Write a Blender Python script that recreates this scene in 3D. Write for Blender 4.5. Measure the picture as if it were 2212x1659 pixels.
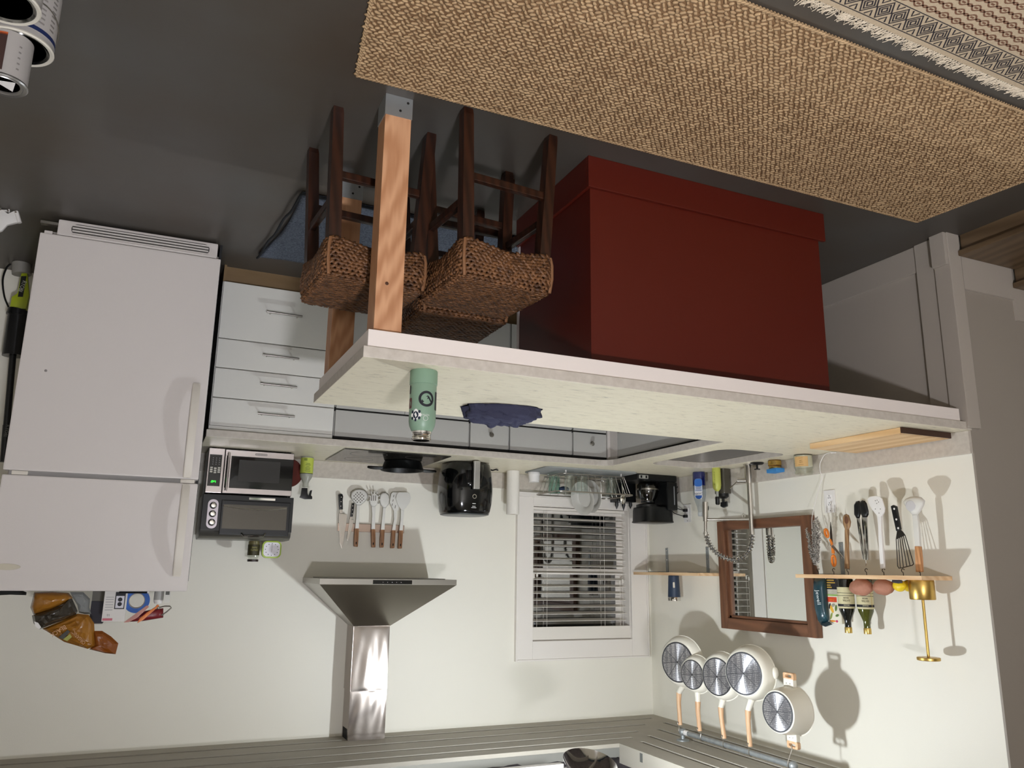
import bpy, bmesh, math, random
from mathutils import Vector, Matrix, noise
for o in list(bpy.data.objects): bpy.data.objects.remove(o, do_unlink=True)
sc = bpy.context.scene
C = sc.collection
PI = math.pi
R = math.radians
random.seed(7)

# ------------------------------------------------------------------ camera
# the photograph is upside down: the camera is rolled by 180 degrees
FPX, CAM, YAW, PITCH, ROLL = 1733.974, Vector((3.2308, -4.8154, 1.5338)), .4222, -.2282, .0142
_f = Vector((-math.sin(YAW)*math.cos(PITCH), math.cos(YAW)*math.cos(PITCH), math.sin(PITCH)))
_r = Vector((math.cos(YAW), math.sin(YAW), 0)); _u = _r.cross(_f)
_R = _r*math.cos(ROLL)+_u*math.sin(ROLL); _U = -_r*math.sin(ROLL)+_u*math.cos(ROLL)
cam_d = bpy.data.cameras.new('camera'); cam = bpy.data.objects.new('camera', cam_d); C.objects.link(cam)
cam_d.sensor_width = 36; cam_d.lens = FPX/2212*36; cam_d.clip_start = .05; cam_d.clip_end = 60
Mc = Matrix.Identity(4)
for i in range(3):
    Mc[i][0] = -_R[i]; Mc[i][1] = -_U[i]; Mc[i][2] = -_f[i]; Mc[i][3] = CAM[i]
cam.matrix_world = Mc
sc.camera = cam

# ------------------------------------------------------------------ world, exposure (night: almost no light from outside)
w = bpy.data.worlds.new('night'); sc.world = w; w.use_nodes = True
w.node_tree.nodes['Background'].inputs[0].default_value = (.010, .013, .016, 1)
w.node_tree.nodes['Background'].inputs[1].default_value = .6
sc.view_settings.view_transform = 'Standard'; sc.view_settings.look = 'None'
sc.view_settings.exposure = 1.0; sc.view_settings.gamma = 1; sc.view_settings.use_curve_mapping = False
LAMP = Vector((1.43, -1.66, 2.30))          # bulb of the clamp lamp hanging in the ceiling opening
LAMP_W = 89.0
ROOM_W = 375.0                              # ceiling light of the room behind the camera
ROOM_POS = (2.8, -5.8, 2.40)

# ------------------------------------------------------------------ pixel -> world (a pixel gives a direction, the plane gives the distance)
def ray(x, y):
    return _f+_R*((2212-x-1106)/FPX)+_U*((829.5-(1659-y))/FPX)
def on(x, y, ax, val):
    d = ray(x, y); i = 'XYZ'.index(ax); t = (val-CAM[i])/d[i]
    return CAM+d*t
def onp(x, y, p, n):
    d = ray(x, y); n = Vector(n); t = (Vector(p)-CAM).dot(n)/d.dot(n)
    return CAM+d*t
def crop(x0, y0, s):
    return lambda x, y: (x0+x/s, y0+y/s)

# ------------------------------------------------------------------ materials
def lin(c):
    if isinstance(c, str):
        c = [int(c[i:i+2], 16)/255 for i in (0, 2, 4)]
    return tuple(((v/12.92) if v <= .04045 else ((v+.055)/1.055)**2.4) for v in c[:3])+(1,)
_mats = {}
def mat(name, col, rough=.5, metal=0., spec=.5, noise_s=0, noise_a=0., col2=None, bump=0., bump_s=60, trans=0., ior=1.45, alpha=1., emit=None, emit_s=0., stretch=(1, 1, 1), coat=0., aniso=0.):
    if name in _mats: return _mats[name]
    m = bpy.data.materials.new(name); m.use_nodes = True; nt = m.node_tree
    b = nt.nodes['Principled BSDF']
    b.inputs['Base Color'].default_value = lin(col); b.inputs['Roughness'].default_value = rough
    b.inputs['Metallic'].default_value = metal; b.inputs['Specular IOR Level'].default_value = spec
    b.inputs['Transmission Weight'].default_value = trans; b.inputs['IOR'].default_value = ior; b.inputs['Alpha'].default_value = alpha
    b.inputs['Coat Weight'].default_value = coat; b.inputs['Anisotropic'].default_value = aniso
    if emit: b.inputs['Emission Color'].default_value = lin(emit); b.inputs['Emission Strength'].default_value = emit_s
    tc = None
    if noise_s or bump:
        tc = nt.nodes.new('ShaderNodeTexCoord'); mp = nt.nodes.new('ShaderNodeMapping'); mp.inputs['Scale'].default_value = stretch
        nt.links.new(tc.outputs['Object'], mp.inputs[0])
    if noise_s:
        n = nt.nodes.new('ShaderNodeTexNoise'); n.inputs['Scale'].default_value = noise_s; n.inputs['Detail'].default_value = 5
        nt.links.new(mp.outputs[0], n.inputs['Vector'])
        rp = nt.nodes.new('ShaderNodeValToRGB'); rp.color_ramp.elements[0].position = .5-noise_a; rp.color_ramp.elements[1].position = .5+noise_a
        rp.color_ramp.elements[0].color = lin(col2 or col); rp.color_ramp.elements[1].color = lin(col)
        nt.links.new(n.outputs['Fac'], rp.inputs[0]); nt.links.new(rp.outputs[0], b.inputs['Base Color'])
    if bump:
        n2 = nt.nodes.new('ShaderNodeTexNoise'); n2.inputs['Scale'].default_value = bump_s; n2.inputs['Detail'].default_value = 4
        nt.links.new(mp.outputs[0], n2.inputs['Vector'])
        bp = nt.nodes.new('ShaderNodeBump'); bp.inputs['Strength'].default_value = bump; bp.inputs['Distance'].default_value = .004
        nt.links.new(n2.outputs['Fac'], bp.inputs['Height']); nt.links.new(bp.outputs[0], b.inputs['Normal'])
    _mats[name] = m
    return m
def wood(name, c1, c2, scale=6., axis=2, rough=.5, dist=2.5, detail=2., bands=1., ring=False, rot=(0, 0, 0), loc=(0, 0, 0)):
    """wood grain running along one object axis"""
    if name in _mats: return _mats[name]
    m = bpy.data.materials.new(name); m.use_nodes = True; nt = m.node_tree; b = nt.nodes['Principled BSDF']
    b.inputs['Roughness'].default_value = rough
    tc = nt.nodes.new('ShaderNodeTexCoord'); mp = nt.nodes.new('ShaderNodeMapping')
    s = [1., 1., 1.]; s[axis] = .12; mp.inputs['Scale'].default_value = s; mp.inputs['Rotation'].default_value = rot; mp.inputs['Location'].default_value = loc
    nt.links.new(tc.outputs['Object'], mp.inputs[0])
    wv = nt.nodes.new('ShaderNodeTexWave'); wv.wave_type = 'RINGS' if ring else 'BANDS'
    if not ring: wv.bands_direction = 'DIAGONAL'
    wv.inputs['Scale'].default_value = scale; wv.inputs['Distortion'].default_value = dist; wv.inputs['Detail'].default_value = detail
    wv.inputs['Detail Scale'].default_value = 1.6
    nt.links.new(mp.outputs[0], wv.inputs['Vector'])
    n = nt.nodes.new('ShaderNodeTexNoise'); n.inputs['Scale'].default_value = 55; n.inputs['Detail'].default_value = 4
    mp2 = nt.nodes.new('ShaderNodeMapping'); s2 = [1., 1., 1.]; s2[axis] = .05; mp2.inputs['Scale'].default_value = s2
    nt.links.new(tc.outputs['Object'], mp2.inputs[0]); nt.links.new(mp2.outputs[0], n.inputs['Vector'])
    ad = nt.nodes.new('ShaderNodeMath'); ad.operation = 'MULTIPLY_ADD'; ad.inputs[1].default_value = .45; 
    nt.links.new(n.outputs['Fac'], ad.inputs[0])
    ml = nt.nodes.new('ShaderNodeMath'); ml.operation = 'MULTIPLY'; ml.inputs[1].default_value = .55*bands
    nt.links.new(wv.outputs['Fac'], ml.inputs[0]); nt.links.new(ml.outputs[0], ad.inputs[2])
    rp = nt.nodes.new('ShaderNodeValToRGB'); rp.color_ramp.elements[0].position = .15; rp.color_ramp.elements[1].position = .85
    rp.color_ramp.elements[0].color = lin(c1); rp.color_ramp.elements[1].color = lin(c2)
    nt.links.new(ad.outputs[0], rp.inputs[0]); nt.links.new(rp.outputs[0], b.inputs['Base Color'])
    bp = nt.nodes.new('ShaderNodeBump'); bp.inputs['Strength'].default_value = .15; bp.inputs['Distance'].default_value = .002
    nt.links.new(ad.outputs[0], bp.inputs['Height']); nt.links.new(bp.outputs[0], b.inputs['Normal'])
    _mats[name] = m
    return m
def glass(name, col='ffffff', rough=.02, ior=1.2, tint=.0):
    if name in _mats: return _mats[name]
    m = bpy.data.materials.new(name); m.use_nodes = True; nt = m.node_tree
    for n in list(nt.nodes):
        if n.type != 'OUTPUT_MATERIAL': nt.nodes.remove(n)
    out = [n for n in nt.nodes if n.type == 'OUTPUT_MATERIAL'][0]
    t = nt.nodes.new('ShaderNodeBsdfTransparent'); t.inputs[0].default_value = lin(col)
    g = nt.nodes.new('ShaderNodeBsdfGlossy'); g.inputs['Roughness'].default_value = rough; g.inputs[0].default_value = (1, 1, 1, 1)
    fr = nt.nodes.new('ShaderNodeLayerWeight'); fr.inputs[0].default_value = .5
    pw = nt.nodes.new('ShaderNodeMath'); pw.operation = 'POWER'; pw.inputs[1].default_value = 3.5; nt.links.new(fr.outputs['Facing'], pw.inputs[0])
    ad = nt.nodes.new('ShaderNodeMath'); ad.operation = 'MULTIPLY_ADD'; ad.inputs[1].default_value = .55; ad.inputs[2].default_value = .03+tint; nt.links.new(pw.outputs[0], ad.inputs[0])
    mx = nt.nodes.new('ShaderNodeMixShader')
    nt.links.new(ad.outputs[0], mx.inputs[0]); nt.links.new(t.outputs[0], mx.inputs[1]); nt.links.new(g.outputs[0], mx.inputs[2])
    nt.links.new(mx.outputs[0], out.inputs[0])
    _mats[name] = m
    return m

# ------------------------------------------------------------------ mesh helpers
def nb(): return bmesh.new()
def bx(x0, x1, y0, y1, z0, z1, bm=None, bev=0.):
    b = nb()
    bmesh.ops.create_cube(b, size=1)
    for v in b.verts:
        v.co = Vector((x0+(v.co.x+.5)*(x1-x0), y0+(v.co.y+.5)*(y1-y0), z0+(v.co.z+.5)*(z1-z0)))
    if bev: bmesh.ops.bevel(b, geom=list(b.edges), offset=bev, segments=2, profile=.7, affect='EDGES')
    return merge(bm, b)
def merge(bm, b):
    if bm is None: return b
    me = bpy.data.meshes.new('tmp'); b.to_mesh(me); b.free(); bm.from_mesh(me); bpy.data.meshes.remove(me)
    return bm
def xf(b, M):
    bmesh.ops.transform(b, matrix=M, verts=list(b.verts)); return b
def lathe(prof, n=32, bm=None, cap=True):
    b = nb(); rings = []
    for r, z in prof:
        if r < 1e-6: rings.append([b.verts.new((0, 0, z))])
        else: rings.append([b.verts.new((r*math.cos(2*PI*i/n), r*math.sin(2*PI*i/n), z)) for i in range(n)])
    for a, c in zip(rings, rings[1:]):
        for i in range(n):
            j = (i+1) % n
            if len(a) == 1 and len(c) == 1: continue
            if len(a) == 1: b.faces.new((a[0], c[j], c[i]))
            elif len(c) == 1: b.faces.new((a[i], a[j], c[0]))
            else: b.faces.new((a[i], a[j], c[j], c[i]))
    if cap and len(rings[0]) > 1 and len(rings[-1]) > 1:
        a, c = rings[-1], rings[0]
        for i in range(n): b.faces.new((a[i], a[(i+1) % n], c[(i+1) % n], c[i]))
    elif cap:
        if len(rings[0]) > 1: b.faces.new(rings[0])
        if len(rings[-1]) > 1: b.faces.new(rings[-1])
    bmesh.ops.recalc_face_normals(b, faces=list(b.faces))
    return merge(bm, b)
def tube(pts, r, n=8, bm=None, closed=False, radii=None):
    b = nb(); P = [Vector(p) for p in pts]; k = len(P); rings = []
    prev = None
    for i, p in enumerate(P):
        if closed: t = P[(i+1) % k]-P[i-1]
        else: t = P[min(i+1, k-1)]-P[max(i-1, 0)]
        t.normalize()
        if prev is None:
            a = Vector((0, 0, 1)) if abs(t.z) < .9 else Vector((1, 0, 0))
            prev = t.cross(a).normalized()
        prev = (prev-t*prev.dot(t)).normalized(); q = t.cross(prev)
        rr = radii[i] if radii else r
        rings.append([b.verts.new(p+(prev*math.cos(2*PI*j/n)+q*math.sin(2*PI*j/n))*rr) for j in range(n)])
    for i in range(k if closed else k-1):
        a, c = rings[i], rings[(i+1) % k]
        for j in range(n):
            b.faces.new((a[j], a[(j+1) % n], c[(j+1) % n], c[j]))
    if not closed:
        b.faces.new(rings[0]); b.faces.new(rings[-1])
    bmesh.ops.recalc_face_normals(b, faces=list(b.faces))
    return merge(bm, b)
def prism(outer, z0, z1, holes=(), bm=None, bev=0.):
    """polygon in XY (with holes) extruded from z0 to z1"""
    b = nb(); es = []
    for loop in [outer]+list(holes):
        vs = [b.verts.new((p[0], p[1], z0)) for p in loop]
        es += [b.edges.new((vs[i], vs[(i+1) % len(vs)])) for i in range(len(vs))]
    if holes:
        bmesh.ops.triangle_fill(b, use_beauty=True, edges=es)
    else:
        b.faces.new(list(b.verts))
    r = bmesh.ops.extrude_face_region(b, geom=list(b.faces))
    for v in r['geom']:
        if isinstance(v, bmesh.types.BMVert): v.co.z = z1
    bmesh.ops.recalc_face_normals(b, faces=list(b.faces))
    if bev:
        ed = [e for e in b.edges if len(e.link_faces) == 2 and e.calc_face_angle(0) > .6]
        bmesh.ops.bevel(b, geom=ed, offset=bev, segments=2, profile=.7, affect='EDGES')
    return merge(bm, b)
def slab(pts3, n, t, bev=0.):
    """planar outline given by 3-D points, given thickness t along n"""
    n = Vector(n).normalized(); o = Vector(pts3[0])
    a = Vector((0, 0, 1)) if abs(n.z) < .9 else Vector((1, 0, 0))
    ex = a.cross(n).normalized(); ey = n.cross(ex)
    P = [((Vector(p)-o).dot(ex), (Vector(p)-o).dot(ey)) for p in pts3]
    b = prism(P, -t/2, t/2, bev=bev)
    M = Matrix.Identity(4)
    for i in range(3): M[i][0] = ex[i]; M[i][1] = ey[i]; M[i][2] = n[i]; M[i][3] = o[i]
    return xf(b, M)
def rrect(x0, x1, y0, y1, r, n=6):
    P = []
    for cx, cy, a in ((x1-r, y1-r, 0), (x0+r, y1-r, 90), (x0+r, y0+r, 180), (x1-r, y0+r, 270)):
        for i in range(n+1):
            t = R(a+90*i/n); P.append((cx+r*math.cos(t), cy+r*math.sin(t)))
    return P
def ball(rx, ry, rz, c=(0, 0, 0), u=20, v=12, bm=None):
    b = nb(); bmesh.ops.create_uvsphere(b, u_segments=u, v_segments=v, radius=1)
    for p in b.verts: p.co = Vector((p.co.x*rx+c[0], p.co.y*ry+c[1], p.co.z*rz+c[2]))
    return merge(bm, b)
ZUP = Matrix.Identity(4)
def T(x=0, y=0, z=0): return Matrix.Translation((x, y, z))
def RX(a): return Matrix.Rotation(a, 4, 'X')
def RY(a): return Matrix.Rotation(a, 4, 'Y')
def RZ(a): return Matrix.Rotation(a, 4, 'Z')
def align(d):
    return Vector(d).to_track_quat('Z', 'Y').to_matrix().to_4x4()

def obj(name, bm, m, parent=None, smooth=False, kind=None):
    me = bpy.data.meshes.new(name); bm.to_mesh(me); bm.free()
    if isinstance(m, (list, tuple)):
        for k in m: me.materials.append(k)
    else: me.materials.append(m)
    if smooth:
        for p in me.polygons: p.use_smooth = True
        if smooth != 'all': me.set_sharp_from_angle(angle=R(40))
    o = bpy.data.objects.new(name, me); C.objects.link(o)
    if parent is not None: o.parent = parent
    if kind: o['kind'] = kind
    return o
def tag(o, label, cat, group=None):
    o['label'] = label; o['category'] = cat
    if group: o['group'] = group
    return o
def thing(name, label, cat, loc=(0, 0, 0), rotz=0., group=None):
    o = bpy.data.objects.new(name, None); C.objects.link(o); o.empty_display_size = .05
    o.location = loc; o.rotation_euler = (0, 0, rotz)
    return tag(o, label, cat, group)
def struct(name, bm, m, parent=None, smooth=False):
    o = obj(name, bm, m, parent, smooth)
    if parent is None: o['kind'] = 'structure'
    return o
def lab(o, s): o['label'] = s; return o
def text(name, s, size, m, parent, M, ext=.0004, align_x='CENTER', sx=1.):
    cu = bpy.data.curves.new('t', 'FONT'); cu.body = s; cu.size = size; cu.extrude = ext; cu.align_x = align_x; cu.align_y = 'CENTER'; cu.resolution_u = 2
    to = bpy.data.objects.new('t', cu); C.objects.link(to)
    dg = bpy.context.evaluated_depsgraph_get(); me = bpy.data.meshes.new_from_object(to.evaluated_get(dg))
    bpy.data.objects.remove(to); bpy.data.curves.remove(cu)
    me.transform(M @ Matrix.Diagonal((sx, 1, 1, 1))); me.name = name
    me.materials.clear(); me.materials.append(m)
    o = bpy.data.objects.new(name, me); C.objects.link(o)
    if parent is not None: o.parent = parent
    return o
FB = RX(PI/2)                     # text / XY outlines facing -Y (towards the room)
FL = RZ(PI/2) @ RX(PI/2)          # facing +X
def dup(root, loc=None, rotz=None, label=None, group=None):
    r = root.copy(); C.objects.link(r)
    if loc is not None: r.location = loc
    if rotz is not None: r.rotation_euler = (0, 0, rotz)
    if label: r['label'] = label
    if group: r['group'] = group
    for ch in list(root.children):
        c = ch.copy(); C.objects.link(c); c.parent = r
        for g in list(ch.children):
            d = g.copy(); C.objects.link(d); d.parent = c
    return r
def lumps(items, seg=4):
    """many small spindles: items = (centre, axis dir, normal, half length, half width, half thick)"""
    vs, fs = [], []
    ring = [(math.cos(2*PI*i/seg+PI/seg), math.sin(2*PI*i/seg+PI/seg)) for i in range(seg)]
    for c, d, n, L, Wd, Th in items:
        s = d.cross(n); k = len(vs)
        vs.append(c-d*L)
        for t, sc_ in ((-.45, .9), (.45, .9)):
            for a, e in ring: vs.append(c+d*(L*t)+s*(Wd*sc_*a)+n*(Th*sc_*e))
        vs.append(c+d*L)
        for i in range(seg):
            j = (i+1) % seg
            fs.append((k, k+1+j, k+1+i)); fs.append((k+1+i, k+1+j, k+1+seg+j, k+1+seg+i)); fs.append((k+1+seg+i, k+1+seg+j, k+1+2*seg))
    me = bpy.data.meshes.new('lumps'); me.from_pydata([tuple(v) for v in vs], [], fs); me.update()
    b = nb(); b.from_mesh(me); bpy.data.meshes.remove(me)
    return b

# common materials
M_wall = mat('wall_paint', 'e9e5d8', .55, bump=.06, bump_s=180)
M_trim = mat('white_trim_paint', 'e8e2da', .4)
M_grey = mat('grey_wall_paint', '958c81', .55, bump=.05, bump_s=180)
M_steel = mat('brushed_steel', 'b9b5ad', .28, 1., bump=.03, bump_s=300, stretch=(1, 40, 40))
M_chrome = mat('chrome', 'd8d6d2', .08, 1.)
M_trim2 = mat('low_trim_and_shade_paint', 'a9a095', .45)
M_galv = mat('galvanised_metal', 'a9adad', .45, .55, noise_s=30, noise_a=.2, col2='8d9293')
M_black = mat('black_plastic', '0d0e0f', .35)
M_blackg = mat('gloss_black', '060708', .12, coat=.3)
M_dark = mat('dark_gap', '15130f', .8)
M_white = mat('white_plastic', 'e6e3df', .4)
M_cream = mat('cream_enamel', 'e9e4d6', .25)
M_gold = mat('brass', 'cdb068', .32, 1.)
# ================================================================== THE SETTING
H = .914                                    # worktop height
HC = 2.456                                  # underside of the slatted soffit
# floor: dark grey painted boards/concrete with brownish wear
M_floor = mat('painted_floor', '4b4945', .40, noise_s=1.6, noise_a=.22, col2='433a30', bump=.12, bump_s=9)
floor = struct('floor', bx(-2.8, 5.6, -7.6, .15, -.06, 0), M_floor)
# back wall around the window opening
WX0, WX1, WZ0, WZ1 = .157, .916, 1.105, 1.978
b = bx(-.15, WX0, 0, .15, 0, 2.8); bx(WX1, 5.6, 0, .15, 0, 2.8, b); bx(WX0, WX1, 0, .15, 0, WZ0, b); bx(WX0, WX1, 0, .15, WZ1, 2.8, b)
wall_back = struct('wall_back', b, M_wall)
wall_left = struct('wall_left', bx(-.12, 0, -2.49, 0, 0, 2.8), M_wall)
wall_hall = struct('wall_stair', bx(-2.8, -.0003, -2.5, -2.4902, 0, 2.8), M_grey)
struct('wall_right', bx(5.6, 5.72, -7.6, .15, 0, 2.8), M_wall)
struct('wall_rear', bx(-2.8, 5.6, -7.72, -7.6, 0, 2.8), M_wall)
struct('wall_hall', bx(-2.92, -2.8, -7.6, -2.38, 0, 2.8), M_wall)
# ceiling over the kitchen (open joists with insulation behind a slatted soffit) and plain ceiling over the room
M_insul = mat('insulation', '8d8487', .95, noise_s=14, noise_a=.3, col2='5c5558', bump=1., bump_s=22)
b = nb(); bmesh.ops.create_grid(b, x_segments=90, y_segments=50, size=.5)
for v in b.verts:
    v.co = Vector((2.8+v.co.x*5.6, -1.27+v.co.y*2.54, 2.70+.05*noise.fractal(Vector((v.co.x*40, v.co.y*22, 3.)), 1., 2., 4)))
ceil_k = struct('ceiling', b, M_insul, smooth='all')
struct('ceiling_room', bx(-2.8, 5.6, -7.6, -2.54, 2.6, 2.64), M_wall)
M_slat = mat('weathered_soffit_board', 'b3ada0', .6, noise_s=9, noise_a=.3, col2='a39c8e', stretch=(.25, 1, 1))
M_slat2 = mat('weathered_soffit_board_y', 'b3ada0', .6, noise_s=9, noise_a=.3, col2='a39c8e', stretch=(1, .25, 1))
ys = [0, .107, .275, .449, .594, .716]; xs = [0, .09, .253, .42, .552, .70]; g = .030
for k in range(5):
    x0 = 0 if k == 0 else xs[k]
    obj('soffit_board', bx(x0, 5.6, -ys[k+1], -ys[k]-(g if k else 0), HC, HC+.02), M_slat, ceil_k)
    obj('soffit_board', bx(xs[k]+(g if k else 0), xs[k+1], -2.5, -ys[k+1], HC, HC+.02), M_slat2, ceil_k)
obj('fascia', bx(.70, 5.6, -.722, -.716, HC, HC+.020), M_slat, ceil_k)  # white fascias take the grey board colour to dim the lamplight on them
fz = obj('fascia', bx(.70, .712, -2.5, -.722, HC, HC+.10), M_slat2, ceil_k)
p_ = on(1385, 1637, 'X', .713)
obj('electrical_hole', bx(.7115, .7135, p_.y-.012, p_.y+.012, p_.z-.022, p_.z+.022), mat('hole_grey', '5b5c58', .8), fz)
M_joist = mat('painted_joist', 'b2aca6', .6)
for x in (1.02, 1.62, 2.25): obj('joist', bx(x, x+.045, -2.54, -.74, 2.545, 2.66), M_joist, ceil_k)
obj('blocking', bx(1.10, 1.62, -.80, -.76, 2.515, 2.575), M_trim, ceil_k)
obj('insulation_seam', tube([(.76, -.80, 2.655), (.86, -1.2, 2.65), (.95, -1.7, 2.65)], .004, 6), M_dark, ceil_k)
# corner post and trims under the end of the worktop, stair skirting
b = bx(-.001, .024, -2.434, -2.334, 0, .83)
t1 = struct('trim_1', b, M_trim2)
t2 = struct('trim_2', bx(-.045, .034, -2.516, -2.434, 0, .905, bev=.004), M_trim2)
obj('plinth_block', bx(.034, .052, -2.510, -2.437, 0, .155, bev=.003), M_trim2, t2)
struct('baseboard_left', bx(0, .016, -2.334, 0, 0, .13, bev=.004), M_trim2)
struct('shade_panel', bx(0, .004, -2.334, -.02, .13, .874), M_trim2)  # thin board added over the white wall, its greige paints in the shade
bs = bx(-.395, -.05, -2.514, -2.50, .10, .26); bx(-2.8, -.395, -2.514, -2.50, .20, .36, bs)
struct('baseboard_stair', bs, M_trim2)
# wooden steps that climb to the left of the grey wall
M_step = wood('step_wood', '4e3d2a', '6e5a42', 9, 1, .45, bands=.7)
st = thing('wooden_stairs', 'brown wooden steps climbing beside the grey wall', 'stairs', (0, 0, 0))
for i, (xa, xb, z0, z1) in enumerate(((-.415, -.055, 0, .107), (-.77, -.415, .107, .204), (-1.15, -.77, .204, .30))):
    obj('riser', bx(xb-.02, xb, -3.9, -2.516, z0, z1-.026), M_step, st)
    obj('tread', bx(xa-.03, xb+.028, -3.9, -2.516, z1-.026, z1, bev=.006), M_step, st)
# window: casing, stool, sashes, glass, deep jambs
win = struct('window_1', bx(WX0, WX0+.012, .0, .12, WZ0, WZ1), M_trim)
for nm, a in (('jamb', (WX1-.012, WX1, 0, .12, WZ0, WZ1)), ('jamb', (WX0, WX1, 0, .12, WZ1-.012, WZ1)), ('window_sill', (WX0, WX1, -.0, .12, WZ0, WZ0+.012)),
              ('casing', (WX1-.008, 1.018, -.022, 0, 1.06, 2.079)), ('casing', (.042, WX0+.008, -.022, 0, 1.06, 2.079)), ('casing', (WX0+.008, WX1-.008, -.022, 0, WZ1-.008, 2.079)),
              ('casing', (WX0+.008, WX1-.008, -.022, 0, 1.06, WZ0+.008)), ('back_band', (1.018, 1.028, -.03, 0, 1.03, 2.089)), ('back_band', (.032, .042, -.03, 0, 1.03, 2.089)),
              ('back_band', (.042, 1.018, -.03, 0, 2.079, 2.089)), ('window_stool', (.032, 1.028, -.034, 0, 1.03, 1.06))):
    obj(nm, bx(*a, bev=.003), M_trim, win)
ix0, ix1, iz0, iz1 = WX0+.012, WX1-.012, WZ0+.012, WZ1-.012
zm = 1.535
M_pane = mat('night_window_glass', '05080a', .03, spec=1., ior=1.9)
for nm, z0, z1, y in (('lower_sash', iz0, zm+.02, .085), ('upper_sash', zm-.02, iz1, .105)):
    b = bx(ix0, ix0+.045, y, y+.02, z0, z1); bx(ix1-.045, ix1, y, y+.02, z0, z1, b); bx(ix0+.045, ix1-.045, y, y+.02, z0, z0+.04, b); bx(ix0+.045, ix1-.045, y, y+.02, z1-.04, z1, b)
    s = obj(nm, b, M_trim, win)
    obj('pane', bx(ix0+.045, ix1-.045, y+.008, y+.012, z0+.04, z1-.04), M_pane, s)
# ------------------------------------------------------------------ lights the place has
def ceiling_light(loc, watt, col, label, rad=.16):
    t = thing('ceiling_light', label, 'light', loc)
    obj('backplate', xf(lathe([(0, 0), (rad+.02, 0), (rad+.02, -.015), (0, -.015)], 32), T(0, 0, .0)), M_white, t)
    d = obj('diffuser', lathe([(rad, -.0151), (rad*.95, -.05), (rad*.6, -.075), (0, -.085)], 32, cap=False), mat('diffuser_'+label[:5], 'ffffff', .5, emit=col, emit_s=watt), t, True)
    return t
ceiling_light((ROOM_POS[0], ROOM_POS[1], 2.6), ROOM_W, 'eff0fa', 'round flush ceiling light of the room behind', .16)
# ================================================================== WORKTOP AND CABINETS
def stone():
    m = bpy.data.materials.new('pale_stone_laminate'); m.use_nodes = True; nt = m.node_tree; b = nt.nodes['Principled BSDF']
    b.inputs['Roughness'].default_value = .38
    tc = nt.nodes.new('ShaderNodeTexCoord'); mp = nt.nodes.new('ShaderNodeMapping'); mp.inputs['Scale'].default_value = (1, 3.2, 3.2)
    nt.links.new(tc.outputs['Object'], mp.inputs[0])
    n1 = nt.nodes.new('ShaderNodeTexNoise'); n1.inputs['Scale'].default_value = 15; n1.inputs['Detail'].default_value = 9; n1.inputs['Roughness'].default_value = .72; n1.inputs['Distortion'].default_value = .6
    nt.links.new(mp.outputs[0], n1.inputs['Vector'])
    rp = nt.nodes.new('ShaderNodeValToRGB'); e = rp.color_ramp.elements
    e[0].position = .30; e[0].color = lin('b0a995'); e[1].position = .45; e[1].color = lin('ddd4bb')
    x = e.new(.62); x.color = lin('e2dac2'); x = e.new(.78); x.color = lin('d4ccb4')
    nt.links.new(n1.outputs['Fac'], rp.inputs[0]); nt.links.new(rp.outputs[0], b.inputs['Base Color'])
    return m
M_stone = stone()
M_splash = mat('speckled_stone_laminate', 'cbc3b7', .45, noise_s=45, noise_a=.28, col2='b6ada1')
XE, YF, YB, DL, DB = 2.684, -2.503, -1.727, .712, -.652
arc = [(DL+.075-.075*math.cos(a), DB-.075+.075*math.sin(a)) for a in [R(90-15*i) for i in range(7)]]
outer = [(0, 0), (0, YF), (XE, YF), (XE, YB), (DL, YB)]+arc[::-1]+[(3.0, DB), (3.0, 0)]
hole = rrect(.145, .575, -1.565, -.855, .09, 6)
top = obj('countertop', prism(outer, H-.036, H, [hole], bev=.003), [M_stone, M_splash])
for pl_ in top.data.polygons:
    if abs(pl_.normal.z) < .6: pl_.material_index = 1
tag(top, 'pale speckled stone worktop running round three sides of the kitchen', 'countertop')
struct('trim_3', bx(.019, 3.0, -.019, 0, H+.0005, H+.1, bev=.002), M_splash)
struct('trim_4', bx(0, .019, -2.497, 0, H+.0005, H+.1, bev=.002), M_splash)
# sink
M_sinksteel = mat('sink_steel', 'a8a39b', .35, .6)
snk = thing('kitchen_sink', 'undermount stainless steel sink set in the worktop by the mirror', 'sink', (0, 0, 0))
o_ = rrect(.135, .585, -1.575, -.845, .095, 6); i_ = rrect(.15, .57, -1.56, -.86, .085, 6)
b = nb(); rings = []
for loop, z in ((o_, H-.037), (i_, H-.037), (i_, H-.20), (rrect(.19, .53, -1.52, -.90, .06, 6), H-.225)):
    rings.append([b.verts.new((p[0], p[1], z)) for p in loop])
for a, c in zip(rings, rings[1:]):
    for i in range(len(a)): b.faces.new((a[i], a[(i+1) % len(a)], c[(i+1) % len(a)], c[i]))
b.faces.new(rings[-1]); bmesh.ops.recalc_face_normals(b, faces=list(b.faces))
obj('basin', b, M_sinksteel, snk, True)
obj('drain', xf(lathe([(0, 0), (.045, 0), (.045, .004), (.02, .004), (.018, -.002), (0, -.002)], 24), T(.36, -1.21, H-.2245)), M_chrome, snk, True)
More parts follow.
